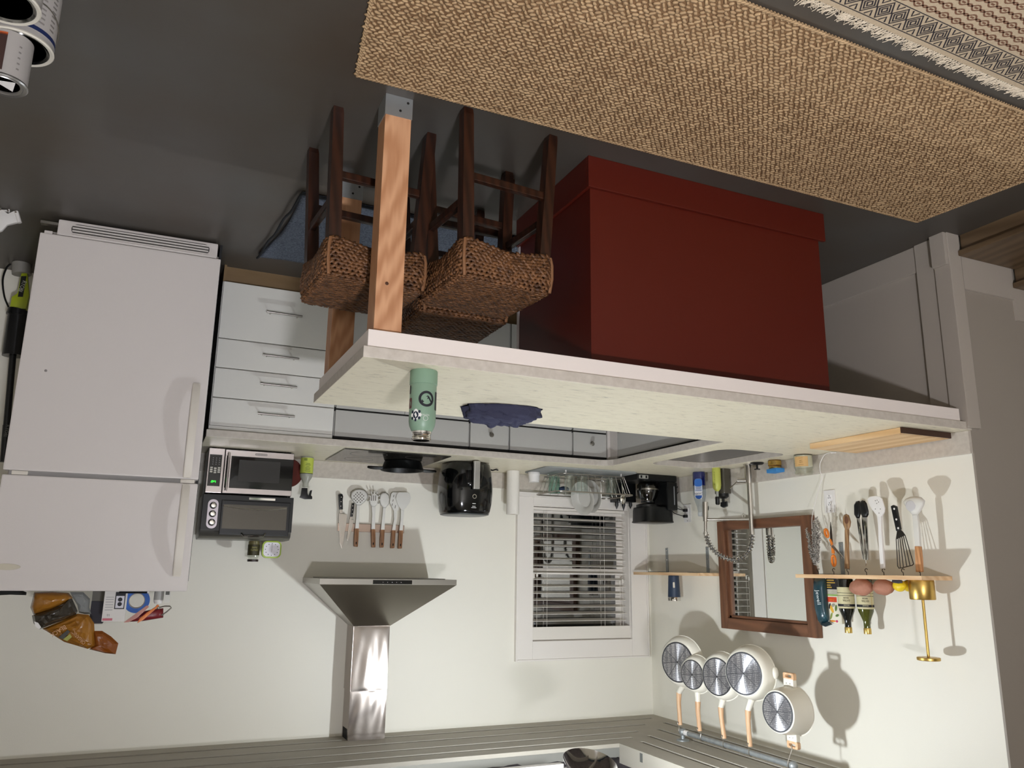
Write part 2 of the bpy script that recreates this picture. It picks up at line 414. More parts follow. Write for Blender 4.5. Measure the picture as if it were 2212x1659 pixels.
# ---- base cabinets along the back wall
M_cab = mat('white_cabinet_lacquer', 'dcdad2', .35)
M_cabg = mat('pale_grey_cabinet_lacquer', 'b7b5ae', .4)
M_kick = mat('brown_kick_board', '8a7152', .6, noise_s=20, noise_a=.3, col2='77603f', stretch=(.2, 1, 1))
def bar_handle(x0, x1, y, z, par):
    h = obj('bar_handle', tube([(x0, y-.034, z), (x1, y-.034, z)], .0055, 10), M_steel, par, True)
    for x in (x0+.022, x1-.022): obj('standoff', tube([(x, y, z), (x, y-.034, z)], .004, 8), M_steel, h, True)
FY = -.62
dc = thing('drawer_cabinet', 'white four-drawer cabinet with steel bar handles beside the fridge', 'cabinet', (0, 0, 0))
obj('carcass', bx(2.374, 2.99, FY+.02, -.02, .092, H-.037), M_cab, dc)
obj('kick_board', bx(2.38, 2.99, -.575, -.56, .0, .092), M_kick, dc)
obj('kick_side', bx(2.978, 2.99, -.60, -.03, .0, .092), M_kick, dc)
for z0, z1, hz in ((.097, .398, .240), (.404, .552, .472), (.558, .706, .624), (.712, .850, .779)):
    d = obj('drawer', bx(2.378, 2.986, FY, FY+.02, z0, z1, bev=.002), M_cab, dc)
    bar_handle(2.583, 2.766, FY, hz, d)
obj('top_rail', bx(2.378, 2.99, FY+.004, FY+.02, .852, H-.037), M_cab, dc)
def base_unit(x0, x1, label, knob, doors=1):
    t = thing('base_cabinet', label, 'cabinet', (0, 0, 0))
    obj('carcass', bx(x0, x1, FY+.02, -.02, .092, H-.037), M_dark if False else M_cabg, t)
    obj('kick_board', bx(x0, x1, -.575, -.56, 0, .092), M_kick, t)
    obj('reveal', bx(x0, x1, FY+.008, FY+.02, .855, H-.037), M_dark, t)
    obj('reveal', bx(x0, x1, FY+.012, FY+.02, .70, .72), M_dark, t)
    dr = obj('drawer_front', bx(x0+.005, x1-.005, FY, FY+.018, .716, .856, bev=.002), M_cabg, t)
    if knob:
        k = obj('knob', xf(lathe([(0, 0), (.005, 0), (.005, .012), (.013, .016), (.014, .022), (.01, .027), (0, .028)], 20), T((x0+x1)/2-.005, FY, .782) @ RX(PI/2)), M_steel, dr, True)
    n = doors; w_ = (x1-x0-.01)/n
    for i in range(n):
        obj('door', bx(x0+.005+i*w_+.001, x0+.005+(i+1)*w_-.001, FY, FY+.018, .097, .706, bev=.002), M_cabg, t)
    return t
base_unit(1.607, 2.372, 'wide grey base cabinet under the cooktop with plain top panel', False, 2)
base_unit(1.36, 1.605, 'narrow grey base cabinet with round knob next to the cooktop cabinet', True)
base_unit(.943, 1.358, 'grey base cabinet with plain panel between the two knobbed drawers', False)
base_unit(.703, .941, 'narrow grey base cabinet with round knob at the inner corner', True)
sc_ = thing('sink_cabinet', 'grey cabinet front under the sink with pale corner stile', 'cabinet', (0, 0, 0))
M_stile = mat('pale_stile', 'cfc8c0', .4)
obj('stile', bx(.60, .701, FY-.0, FY+.02, .09, H-.037), M_stile, sc_)
obj('side_stile', bx(.66, .682, -.70, FY-.001, .09, H-.037), M_stile, sc_)
obj('false_front', bx(.664, .682, -1.70, -.705, .716, .862, bev=.002), M_cabg, sc_)
obj('reveal', bx(.664, .676, -1.72, -.705, .862, H-.037), M_dark, sc_)
for y0, y1 in ((-1.20, -.705), (-1.70, -1.204)): obj('door', bx(.664, .682, y0, y1, .097, .708, bev=.002), M_cabg, sc_)
obj('kick_board', bx(.60, .615, -1.72, -.6, 0, .092), M_kick, sc_)
# ---- peninsula frame: apron boards and two timber posts with metal feet
M_apron = mat('white_apron_paint', 'e4dad2', .4)
M_fir = wood('fir_post', 'aa7650', 'cd9c75', 24, 2, .55, 3.5, 1.5, bands=.9, ring=True, rot=(.75, .25, 0), loc=(.02, .06, .02))
for nm, a in (('apron_front', (.056, 2.670, -2.494, -2.474, .822, H-.0365)), ('apron_end', (2.650, 2.670, -2.4735, -1.745, .822, H-.0365)), ('apron_back', (.70, 2.6495, -1.765, -1.745, .822, H-.0365))):
    lab(obj(nm, bx(*a, bev=.002), M_apron, top), 'white painted apron board')
M_bracket = mat('zinc_bracket', 'a3a5a4', .45, .7)
for y, l_ in ((-2.4735, 'knotty timber post with zinc foot beside the jute rug'), (-1.806, 'timber post with zinc foot behind the stools on the blue mat side')):
    p = thing('timber_post', l_, 'post', (2.605, y+.0445, 0))
    obj('shaft', bx(-.0445, .0445, -.0445, .0445, .004, .8215, bev=.003), M_fir, p)
    k = obj('post_foot', bx(-.0465, .0465, -.0465, .0465, 0, .075), M_bracket, p); lab(k, 'zinc metal foot bracket')
    for dx, dz in ((-.005, .052), (-.030, .018)):
        obj('screw_hole', xf(lathe([(0, 0), (.0045, 0), (.0045, .001), (0, .001)], 12), T(dx, -.0466, dz) @ RX(PI/2)), M_dark, k)
    if y < -2: obj('knot', xf(lathe([(0, 0), (.006, 0), (.004, .0006), (0, .0008)], 10), T(.01, -.0446, .66) @ RX(PI/2)), mat('knot_brown', '4a2a16', .6), p)
# ---- dark red cabinet under the peninsula
M_red = mat('dark_red_paint', '4f1408', .42)
rc = thing('red_cabinet', 'dark red painted cabinet panels under the peninsula', 'cabinet', (0, 0, 0))
obj('back_panel', bx(.700, 1.834, -2.397, -2.38, .0, .8215), M_red, rc)
obj('side_panel', bx(1.816, 1.834, -2.38, -1.775, .0, .8215), M_red, rc)
obj('inner_body', bx(.72, 1.815, -2.379, -1.775, .09, .8215), M_cab, rc)
obj('plinth_strip', bx(.672, 1.848, -2.412, -2.3975, 0, .128, bev=.003), M_red, rc)
obj('plinth_strip', bx(1.8345, 1.848, -2.397, -1.76, 0, .128, bev=.003), M_red, rc)
obj('face_edge', bx(1.80, 1.836, -1.774, -1.752, .092, .8215), mat('pale_pink_white', 'd8d0cf', .4), rc)
obj('door', bx(.72, 1.25, -1.774, -1.755, .097, .8215), M_cab, rc); obj('door', bx(1.254, 1.796, -1.774, -1.755, .097, .8215), M_cab, rc)
# ================================================================== FRIDGE
M_fr = mat('fridge_enamel', 'd6cfca', .42, bump=.10, bump_s=350)
M_frh = mat('aged_fridge_handle', 'd9d2c6', .45)
fr = thing('refrigerator', 'white top-freezer refrigerator against the back wall', 'refrigerator', (3.028, -.9256, 0), .0246)
obj('cabinet_body', bx(.008, .754, .065, .80, .06, 1.636, bev=.006), M_fr, fr)
obj('black_side', bx(-.003, .008, .06, .80, .0, 1.60), M_black, fr)
d1 = obj('fridge_door', bx(0, .762, 0, .06, .095, 1.154, bev=.006), M_fr, fr)
d2 = obj('freezer_door', bx(0, .762, 0, .06, 1.173, 1.643, bev=.006), M_fr, fr)
obj('gasket', bx(.02, .74, .01, .066, 1.154, 1.173), mat('gasket_grey', '8d8a88', .7), fr)
def fhandle(z0, z1, par, grip_top):
    P = [(.052, -.005, z0), (.052, -.036, z0+.06), (.052, -.042, (z0+z1)/2), (.052, -.036, z1-.06), (.052, -.012, z1)]
    if not grip_top: pass
    b = nb(); ring = []
    k = 10
    for i in range(k+1):
        t = i/k; z = z0+(z1-z0)*t
        y = -.012-.034*math.sin(PI*min(max(t, 0), 1))**.6
        ring.append([b.verts.new((x, yy, z)) for x, yy in ((.032, y), (.066, y), (.066, y+.016), (.032, y+.016))])
    for a, c in zip(ring, ring[1:]):
        for j in range(4): b.faces.new((a[j], a[(j+1) % 4], c[(j+1) % 4], c[j]))
    b.faces.new(ring[0]); b.faces.new(ring[-1]); bmesh.ops.recalc_face_normals(b, faces=list(b.faces))
    bmesh.ops.bevel(b, geom=[e for e in b.edges if len(e.link_faces) == 2 and e.calc_face_angle(0) > .8], offset=.004, segments=2, affect='EDGES')
    bx(.034, .064, -.012, .001, z0, z0+.05, b); bx(.034, .064, -.012, .001, z1-.05, z1, b)
    obj('door_handle', b, M_frh, par, True)
fhandle(.715, 1.150, d1, True); fhandle(1.178, 1.580, d2, False)
for x in (.045, .70): obj('hinge_cap', bx(x-.03, x+.03, .004, .05, 1.155, 1.172, bev=.004), M_frh, fr)
obj('badge', xf(lathe([(0, 0), (.05, 0), (.048, .003), (0, .004)], 32), T(.695, 0, 1.548) @ RX(PI/2) @ Matrix.Diagonal((1, .26, 1, 1))), mat('badge_beige', 'c9c1ad', .4), d2, True)
obj('dent', xf(lathe([(0, 0), (.006, 0), (0, .002)], 12), T(.66, 0, .72) @ RX(PI/2)), mat('chip_grey', '8d8682', .5), d1)
gr = obj('base_grille', bx(.018, .70, .018, .06, .012, .088, bev=.008), M_fr, fr)
obj('grille_slot', prism(rrect(.055, .645, .026, .076, .024, 5), 0, .002), mat('grille_dark', '4a4743', .6), gr).matrix_local = T(0, .0165, 0) @ RX(PI/2)
for i in range(4):
    z = .031+i*.0135
    obj('grille_bar', bx(.060, .640, .010, .0165, z, z+.006), M_fr, gr)
obj('hinge_foot', bx(.70, .77, .02, .05, .03, .042), M_steel, fr); obj('hinge_boss', bx(.715, .748, .01, .05, .078, .095, bev=.004), M_fr, fr)
# ================================================================== RANGE HOOD
hd = thing('range_hood', 'stainless steel chimney range hood above the cooktop', 'range hood', (0, 0, 0))
hx0, hx1, hy, hz0, hz1 = 1.609, 2.367, -.490, 1.589, 1.618
cx0, cx1, cy = 1.884, 2.094, -.158
M_hood = mat('hood_steel', 'a7a39b', .30, 1., bump=.02, bump_s=250, stretch=(.05, 1, 1))
M_shiny = mat('chimney_steel', 'a89e96', .17, 1.)
bd = obj('control_band', bx(hx0, hx1, hy, 0, hz0, hz1), M_hood, hd)
obj('control_panel', bx(1.868, 2.085, hy-.002, hy, hz0+.005, hz1-.003), M_blackg, bd)
for i in range(5): obj('button', xf(lathe([(0, 0), (.0025, 0), (.0025, .001), (0, .001)], 10), T(1.93+i*.025, hy-.002, hz0+.016) @ RX(PI/2)), mat('button_grey', '77706e', .5), bd)
b = nb(); zc = 1.852
lo = [b.verts.new(p) for p in ((hx0, hy, hz1), (hx1, hy, hz1), (hx1, 0, hz1), (hx0, 0, hz1))]
up = [b.verts.new(p) for p in ((cx0, cy-.004, zc), (cx1, cy-.004, zc), (cx1, 0, zc), (cx0, 0, zc))]
for i in range(4): b.faces.new((lo[i], lo[(i+1) % 4], up[(i+1) % 4], up[i]))
b.faces.new(lo); b.faces.new(up); bmesh.ops.recalc_face_normals(b, faces=list(b.faces))
obj('canopy', b, M_hood, hd)
obj('grease_filter', bx(hx0+.05, hx1-.05, hy+.05, -.04, hz0-.004, hz0), mat('filter_steel', '77736c', .4, 1.), hd)
obj('chimney', bx(cx0, cx1, cy, 0, zc, 2.20, bev=.001), M_shiny, hd)
obj('chimney_top', bx(cx0+.004, cx1-.004, cy+.004, 0, 2.20, HC, bev=.001), M_shiny, hd)
for nm_, z0_, z1_, y_, s0 in (('chimney_sheet', zc+.004, 2.198, cy-.0012, 0.), ('chimney_sheet', 2.202, HC-.003, cy+.0028, 2.)):
    b = nb(); G = []
    for i in range(29):
        u = i/28; row = []
        for j in range(41):
            v = j/40; ed_ = (math.sin(PI*u)*math.sin(PI*v))**.5
            dsp = ed_*(.0016*math.sin(9*u+2.2*math.sin(2.6*v+s0)+s0)+.0009*math.sin(17*u-3*v+s0))
            row.append(b.verts.new((cx0+.001+(cx1-cx0-.002)*u, y_-dsp*.8-.002*ed_, z0_+(z1_-z0_)*v)))
        G.append(row)
    for i in range(28):
        for j in range(40): b.faces.new((G[i][j], G[i+1][j], G[i+1][j+1], G[i][j+1]))
    obj(nm_, b, M_shiny, hd, 'all')
obj('vent_slot', bx(cx1-.004, cx1-.0035, -.12, -.02, 2.40, 2.455), M_dark, hd)
# ================================================================== STEPS OF LIGHT: clamp lamp in the ceiling opening
cl = thing('clamp_lamp', 'silver clamp work lamp hanging in the open ceiling', 'lamp', tuple(LAMP))
ax = Vector((-.45, .45, -.77)).normalized()
Ml = align(ax)
obj('bulb', xf(lathe([(0, .03), (.018, .026), (.03, .008), (.03, -.008), (.02, -.03), (.013, -.05), (0, -.05)], 20), Ml), mat('bulb_glow', 'ffffff', .4, emit='ebf3fa', emit_s=LAMP_W*8), cl, True)
obj('reflector', xf(lathe([(.115, -.012), (.112, -.016), (.09, -.045), (.055, -.075), (.03, -.085), (.03, -.14), (.033, -.14), (.034, -.083), (.058, -.072), (.093, -.042), (.115, -.012)], 36, cap=False), Ml), M_chrome, cl, True)
obj('socket', xf(lathe([(0, -.14), (.025, -.14), (.027, -.10), (.02, -.05), (0, -.05)], 20), Ml), M_black, cl, True)
e_ = -ax*.14
obj('clamp', tube([tuple(e_), tuple(e_+Vector((.03, .01, .06))), (1.62+.02-LAMP.x, e_.y+.02, 2.56-LAMP.z)], .008, 8), M_steel, cl, True)
obj('cord', tube([tuple(e_), tuple(e_+Vector((.06, -.06, .02))), tuple(e_+Vector((.10, -.02, .16))), tuple(e_+Vector((.11, 0, .24)))], .004, 6), M_black, cl, True)
# ================================================================== HELPERS FOR TRACED AND SOFT SHAPES
def pillow(pts3, n, t, rings=6, amp=0., seed=0, flat=.5):
    """puffy closed shape over a (star shaped) planar outline; t = full thickness"""
    n = Vector(n).normalized(); P = [Vector(p) for p in pts3]
    Q = []
    for i, p in enumerate(P):
        q = P[(i+1) % len(P)]; Q += [p, p.lerp(q, .5)]
    P = Q; c = sum(P, Vector())/len(P)
    b = nb(); lay = []
    for side in (1, -1):
        rs = []
        for k in range(rings):
            s = 1-k/rings
            h = t/2*(1-s**2.2)**flat
            rs.append([b.verts.new(c+(p-c)*s+n*(side*(h+amp*noise.noise(Vector((p.x*s*30+seed, p.y*30*s, p.z*30*s)))*(1-s**4)))) for p in P] if not (k == 0 and side == -1) else lay[0][0])
        top = b.verts.new(c+n*(side*t/2)); lay.append((rs[0], rs))
        m_ = len(P)
        for a, d in zip(rs, rs[1:]):
            for i in range(m_): b.faces.new((a[i], a[(i+1) % m_], d[(i+1) % m_], d[i]))
        for i in range(m_): b.faces.new((rs[-1][i], rs[-1][(i+1) % m_], top))
    bmesh.ops.recalc_face_normals(b, faces=list(b.faces))
    return b
def tr(cr, pts, ax, val): return [on(*cr(*p), ax, val) for p in pts]
NY = (0, -1, 0); NX = (1, 0, 0)

# ================================================================== ON THE BACK WORKTOP
mw = thing('microwave', 'steel-fronted microwave oven under the toaster oven', 'microwave', (0, 0, 0))
M_mwsteel = mat('microwave_steel', 'c2b9b6', .3, .85)
obj('case', bx(2.515, 2.957, -.285, -.065, H+.008, 1.157, bev=.004), M_black, mw)
dr = obj('door', bx(2.515, 2.874, -.302, -.286, H+.008, 1.157, bev=.002), M_blackg, mw)
obj('door_band', bx(2.517, 2.872, -.305, -.302, H+.012, H+.043), M_mwsteel, dr)
obj('door_band', bx(2.517, 2.872, -.305, -.302, 1.128, 1.155), M_mwsteel, dr)
obj('door_band', bx(2.842, 2.848, -.305, -.302, H+.043, 1.128), M_mwsteel, dr); obj('door_band', bx(2.866, 2.872, -.305, -.302, H+.043, 1.128), M_mwsteel, dr)
obj('window', bx(2.585, 2.80, -.3035, -.302, .975, 1.09), mat('dark_mesh', '2b2927', .3), dr)
obj('handle', tube([(2.857, -.305, H+.03), (2.857, -.33, H+.03), (2.857, -.33, 1.142), (2.857, -.305, 1.142)], .006, 10), M_mwsteel, dr, True)
obj('logo_plate', xf(prism(rrect(-.032, .032, -.006, .006, .005, 4), 0, .001), T(2.69, -.305, H+.027) @ FB), mat('logo_grey', '847d7b', .4, .6), dr)
text('lettering', 'BLACK+DECKER', .0075, mat('logo_light', 'cfc8c4', .4), dr, T(2.69, -.3062, H+.027) @ FB)
cp = obj('control_panel', bx(2.877, 2.957, -.304, -.286, H+.008, 1.157, bev=.002), M_mwsteel, mw)
obj('keypad', bx(2.889, 2.951, -.3055, -.304, .956, 1.123), M_blackg, cp)
for i in range(3):
    for j in range(4): obj('key', bx(2.899+i*.016, 2.903+i*.016, -.3062, -.3055, .972+j*.011, .977+j*.011), mat('key_print', '8c8a88', .5), cp)
    for j in range(3): obj('button', bx(2.893+i*.019, 2.906+i*.019, -.3065, -.3055, 1.022+j*.011+(.003 if i == 1 else 0), 1.030+j*.011+(.003 if i == 1 else 0)), mat('key_cream', 'c9c5b8', .5), cp)
text('clock_digits', '1:47', .016, mat('led_green', '10ff20', .5, emit='22ff30', emit_s=3.), cp, T(2.921, -.3065, 1.098) @ FB)
for x in (2.54, 2.93):
    for y in (-.27, -.085): obj('foot', xf(lathe([(0, 0), (.012, 0), (.012, .009), (0, .009)], 12), T(x, y, H)), M_black, mw)
# toaster oven
to = thing('toaster_oven', 'black toaster oven with three silver knobs on top of the microwave', 'toaster oven', (0, 0, 0))
M_tgrey = mat('oven_grey_steel', '77756f', .35, .8)
b = nb(); prof = [(-.315, 1.168), (-.315, 1.335), (-.300, 1.375), (-.27, 1.392), (-.05, 1.394), (-.03, 1.38), (-.03, 1.168)]
b = xf(prism([(y, z) for y, z in prof], 0, .462), Matrix(((0, 0, 1, 2.503), (1, 0, 0, 0), (0, 1, 0, 0), (0, 0, 0, 1))))
bmesh.ops.recalc_face_normals(b, faces=list(b.faces))
obj('shell', b, M_tgrey, to, True)
obj('front_frame', bx(2.503, 2.965, -.322, -.3155, 1.166, 1.352, bev=.002), M_black, to)
dr = obj('glass_door', bx(2.520, 2.872, -.334, -.3225, 1.195, 1.372, bev=.003), M_black, to)
M_ovenglass = mat('smoked_oven_glass', '57524a', .18, .3)
obj('oven_glass', bx(2.536, 2.862, -.3355, -.334, 1.217, 1.342), M_ovenglass, dr)
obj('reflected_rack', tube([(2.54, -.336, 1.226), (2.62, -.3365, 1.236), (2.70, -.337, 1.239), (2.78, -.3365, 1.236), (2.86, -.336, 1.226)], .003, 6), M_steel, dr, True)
obj('door_handle', tube([(2.64, -.337, 1.362), (2.65, -.352, 1.376), (2.75, -.354, 1.378), (2.76, -.337, 1.364)], .005, 8), M_chrome, dr, True)
obj('bottom_plate', bx(2.60, 2.735, -.324, -.322, 1.174, 1.187, bev=.0008), M_chrome, to)
kp = obj('knob_plate', xf(prism(rrect(-.026, .026, -.075, .075, .024, 5), 0, .002), T(2.912, -.322, 1.268) @ FB), mat('knob_plate', 'b5aeb4', .3, .7), to)
for z in (1.225, 1.268, 1.312):
    k = obj('knob', xf(lathe([(0, 0), (.0165, 0), (.0165, .004), (.012, .006), (.011, .018), (0, .019)], 24), T(2.912, -.324, z) @ RX(PI/2)), M_chrome, kp, True)
    obj('knob_ring', xf(lathe([(.013, 0), (.018, 0), (.018, .0045), (.013, .0045)], 24), T(2.912, -.3241, z) @ RX(PI/2)), M_black, k, True)
for x in (2.53, 2.94):
    for y in (-.29, -.06): obj('foot', xf(lathe([(0, 0), (.012, 0), (.012, .012), (0, .012)], 12), T(x, y, 1.157)), M_black, to)
# jar and clock on the toaster oven
TZ = 1.3945
ja = thing('food_jar', 'glass jar with dark olive label and black lid on the toaster oven', 'jar', (2.672, -.17, TZ))
M_cg = glass('clear_glass', 'f4f6f2', .02, 1.35, .06)
M_sauce = mat('pickle_contents', '8a7a55', .5, noise_s=60, noise_a=.3, col2='6e6a3c')
obj('contents', lathe([(0, .002), (.026, .002), (.028, .008), (.028, .05), (0, .05)], 24), M_sauce, ja, True)
obj('glass_body', lathe([(.027, 0), (.031, .006), (.031, .085), (.024, .098), (.024, .106)], 28, cap=False), M_cg, ja, True)
lb = obj('paper_label', lathe([(.0313, .022), (.0316, .022), (.0316, .078), (.0313, .078)], 28), mat('olive_label', '39351a', .5), ja, True)
text('lettering', 'CERATO', .013, mat('label_gold', 'a8a25a', .5), lb, T(0, -.0322, .050) @ FB, sx=.75)
text('lettering', 'OLIVES', .012, mat('label_gold', 'a8a25a', .5), lb, T(0, -.0322, .037) @ FB, sx=.75)
obj('lid', lathe([(0, .112), (.028, .112), (.029, .108), (.029, .100), (0, .100)], 28), mat('dark_lid', '2a1d18', .4), ja, True)
ck = thing('desk_clock', 'small square clock with lime green rim on the toaster oven', 'clock', (2.581, -.19, TZ))
obj('case', xf(prism(rrect(-.051, .051, 0, .092, .026, 6), -.016, .012, bev=.003), RX(PI/2)), mat('lime_rim', 'a9c14c', .4), ck, True)
fc = obj('dial', xf(prism(rrect(-.043, .043, .008, .084, .02, 6), .012, .0128), RX(PI/2)), mat('dial_white', 'ebe8ee', .5), ck)
for i in range(12):
    a = 2*PI*i/12; obj('hour_mark', bx(-.002, .002, -.0135, -.0128, -.002, .002), mat('mark_black', '2b2b30', .5), fc).location = (.034*math.sin(a), 0, .046+.031*math.cos(a))
obj('hand', bx(-.0007, .0007, -.0138, -.0128, .014, .046), mat('hand_grey', '8d8c92', .4), fc); obj('hand', bx(-.001, .001, -.014, -.0128, .044, .060), mat('hand_grey', '8d8c92', .4), fc)
# red disc, spray bottle
rd = thing('round_trivet', 'dark red round board leaning behind the spray bottle', 'board', (2.503, -.030, H))
obj('disc', xf(lathe([(0, 0), (.083, 0), (.086, .004), (.083, .008), (0, .008)], 40), T(0, -.01, .0865) @ RX(PI/2+.1)), mat('trivet_red', '6a2418', .55, noise_s=12, noise_a=.3, col2='5a1c12'), rd, True)
sp = thing('spray_bottle', 'clear spray bottle with lime label and black trigger beside the microwave', 'spray bottle', (2.414, -.14, H))
M_cloudy = mat('cloudy_plastic', 'c9cabd', .25, trans=.5, ior=1.3)
obj('bottle', lathe([(0, .0), (.033, .001), (.036, .006), (.036, .105), (.033, .118), (.02, .14), (.0165, .152), (.0165, .172), (0, .172)], 28), M_cloudy, sp, True)
l_ = obj('label', lathe([(.0363, .008), (.0366, .008), (.0366, .096), (.0363, .096)], 28), mat('lime_label', 'b8c452', .5), sp, True)
for i, (z, wd) in enumerate(((.085, .05), (.076, .04), (.068, .046), (.060, .03), (.050, .046), (.042, .036))): obj('print_line', bx(-wd/2*.6, wd/2*.6, -.0374, -.0366, z-.0016, z+.0012), mat('label_print', '5c6a2a', .6), l_)
for i in range(7): obj('barcode_bar', bx(.006+i*.0026, .0072+i*.0026, -.0368, -.0362, .012, .026), mat('label_print', '5c6a2a', .6), l_)
obj('label_edge', lathe([(.0367, .096), (.037, .096), (.037, .099), (.0367, .099)], 28), M_black, l_)
cr3 = crop(400, 900, 4.608)
hp = tr(cr3, [(1160, 710), (1215, 712), (1215, 760), (1225, 790), (1245, 735), (1262, 732), (1250, 785), (1262, 795), (1262, 822), (1190, 822), (1138, 805), (1150, 780)], 'Y', -.14)
h_ = obj('trigger_head', slab(hp, NY, .022, .003), M_black, sp, True); h_.matrix_local = T(-2.414, .14, -H)
# cooktop and skillet
ct = thing('cooktop', 'black glass cooktop set in the worktop', 'cooktop', (0, 0, H))
obj('glass_plate', bx(1.705, 2.303, -.605, -.095, .0005, .006, bev=.002), mat('ceramic_glass', '25231f', .09, spec=.9), ct)
for x, y, r in ((1.86, -.27, .10), (2.14, -.24, .08), (1.86, -.48, .07), (2.14, -.47, .10)):
    obj('burner_ring', xf(lathe([(r, 0), (r+.002, 0), (r+.002, .0004), (r, .0004)], 40), T(x, y, .006)), mat('burner_print', '4a4844', .3), ct)
sk = thing('skillet', 'black two-handled skillet on the glass cooktop', 'pan', (1.886, -.275, H+.0065))
M_iron = mat('black_nonstick', '0b0c0c', .4)
obj('pan_body', lathe([(0, 0), (.10, 0), (.108, .004), (.124, .052), (.127, .054), (.121, .052), (.105, .007), (0, .005)], 40), M_iron, sk, True)
for s in (1, -1):
    P = [(s*.118, -.018, .046), (s*.16, -.02, .047), (s*.19, -.014, .046), (s*.203, 0, .045), (s*.19, .014, .046), (s*.16, .02, .047), (s*.118, .018, .046)]
    obj('handle', tube(P, .0075, 8), M_iron, sk, True)
# air fryer
af = thing('air_fryer', 'round glossy black air fryer with a silver pull handle', 'air fryer', (1.515, -.335, H))
def rsq(prof, n=40, p=2.8):
    b = nb(); rr = []
    for r, z in prof:
        ring = []
        for i in range(n):
            a = 2*PI*i/n; c, s = math.cos(a), math.sin(a); k = (abs(c)**p+abs(s)**p)**(-1/p)
            ring.append(b.verts.new((r*k*c, r*k*s, z)))
        rr.append(ring)
    for a, c in zip(rr, rr[1:]):
        for i in range(n): b.faces.new((a[i], a[(i+1) % n], c[(i+1) % n], c[i]))
    b.faces.new(rr[0]); b.faces.new(rr[-1]); bmesh.ops.recalc_face_normals(b, faces=list(b.faces)); return b
obj('body', rsq([(.115, .004), (.135, .012), (.146, .06), (.153, .13), (.154, .18), (.150, .24), (.142, .285), (.136, .302)]), M_blackg, af, 'all')
obj('lid', rsq([(.136, .302), (.134, .306), (.12, .310), (.08, .312)]), mat('lid_grey', '3a3d3e', .3), af, 'all')
bk = obj('drawer_front', rsq([(.1535, .02), (.156, .06), (.1575, .13), (.1575, .15)]), M_blackg, af, 'all')
bk.scale = (.62, 1.0, 1.0)
hl = obj('pull_handle', bx(-.019, .019, -.19, -.168, .006, .168, bev=.006), mat('satin_silver', 'c4c3bf', .35, .8), af); hl.location = (0, .0, 0)
obj('handle_neck', bx(-.014, .014, -.170, -.15, .02, .06), M_black, af); obj('handle_neck', bx(-.014, .014, -.170, -.15, .12, .16), M_black, af)
obj('power_ring', xf(lathe([(.009, 0), (.013, 0), (.013, .002), (.009, .002)], 24), T(.0, -.1558, .208) @ RX(PI/2)), M_chrome, af, True)
for z, wd in ((.247, .02), (.262, .02), (.27, .03)): obj('print_mark', bx(-wd/2, wd/2, -.1535+(z-.247)*.2, -.151, z, z+.003), M_white, af)
for s in (-1, 1): obj('foot', xf(lathe([(0, 0), (.012, 0), (.012, .006), (0, .006)], 12), T(s*.08, -.05, 0)), M_black, af)
obj('power_cord', tube([(-.12, .10, .010), (-.19, .11, .012), (-.215, .09, .018), (-.24, .10, .010), (-.27, .14, .008)], .005, 6), M_black, af, True)
# paper towel roll
pt = thing('paper_towel_roll', 'white paper towel roll standing beside the window casing', 'paper towel', (1.118, -.15, H))
obj('roll', lathe([(.018, .001), (.041, .001), (.041, .275), (.018, .275)], 36), mat('paper_white', 'e6e1d8', .9, bump=.2, bump_s=90), pt, True)
obj('core', lathe([(.0165, .0005), (.018, .0005), (.018, .2745), (.0165, .2745)], 24), mat('cardboard', 'a48a6a', .9), pt, True)
# drying mat, rack and what dries in it
dm = tag(obj('drying_mat', xf(prism(rrect(-.325, .325, -.185, .185, .05, 6), 0, .008, bev=.003), T(.72, -.318, H) @ RZ(.03)), mat('grey_mat', '8f918f', .9, bump=.4, bump_s=200)), 'grey fabric drying mat under the wire dish rack', 'mat')
MZ = H+.0085
rk = thing('dish_rack', 'silver wire dish rack standing on the grey mat', 'dish rack', (.685, -.305, MZ))
def rrect3(hx, hy, z, r=.04): return [(p[0], p[1], z) for p in rrect(-hx, hx, -hy, hy, r, 4)]
M_wire = mat('rack_wire', 'a9a49c', .3, .9)
obj('top_rim', tube(rrect3(.275, .16, .135), .0045, 8, closed=True), M_wire, rk, True)
obj('base_rim', tube(rrect3(.235, .135, .022), .0035, 8, closed=True), M_wire, rk, True)
for s in (-1, 1):
    for i in range(9):
        x = -.2+i*.05; obj('wire', tube([(x*1.1, s*.16, .135), (x, s*.135, .022)], .0018, 6), M_wire, rk)
    for i in range(5):
        y = -.1+i*.05; obj('wire', tube([(s*.275, y*1.1, .135), (s*.235, y, .022)], .0018, 6), M_wire, rk)
for i in range(11): obj('wire', tube([(-.2+i*.04, -.135, .022), (-.2+i*.04, .135, .022)], .0018, 6), M_wire, rk)
for sx in (-1, 1):
    for sy in (-1, 1): obj('rack_foot', tube([(sx*.2, sy*.12, .022), (sx*.2, sy*.12, .0005)], .005, 8), M_white, rk)
def tumbler_glass(x, y, r, h, label, tint='f7faf9', z=.026):
    t = thing('drinking_glass', label, 'glass', (x, y, MZ+z))
    obj('glass_wall', lathe([(0, 0), (r*.85, 0), (r, h), (r-.002, h), (r*.85-.002, .006), (0, .006)], 24), glass('glass_'+tint, tint, .03, 1.5, .04), t, True)
    return t
tumbler_glass(.885, -.27, .040, .105, 'teal tinted drinking glass at the end of the dish rack', 'e0f0ec')
tumbler_glass(.835, -.385, .036, .10, 'clear drinking glass lying next to the teal tinted glass in the rack')
tumbler_glass(.750, -.39, .038, .11, 'clear drinking glass standing in the middle of the dish rack')
tumbler_glass(.535, -.39, .037, .11, 'clear drinking glass beside the standing plates in the rack')
tumbler_glass(.490, -.30, .037, .11, 'clear drinking glass nearest the coffee maker in the rack')
M_plate = mat('pale_plate', 'cfccc4', .2, trans=.1)
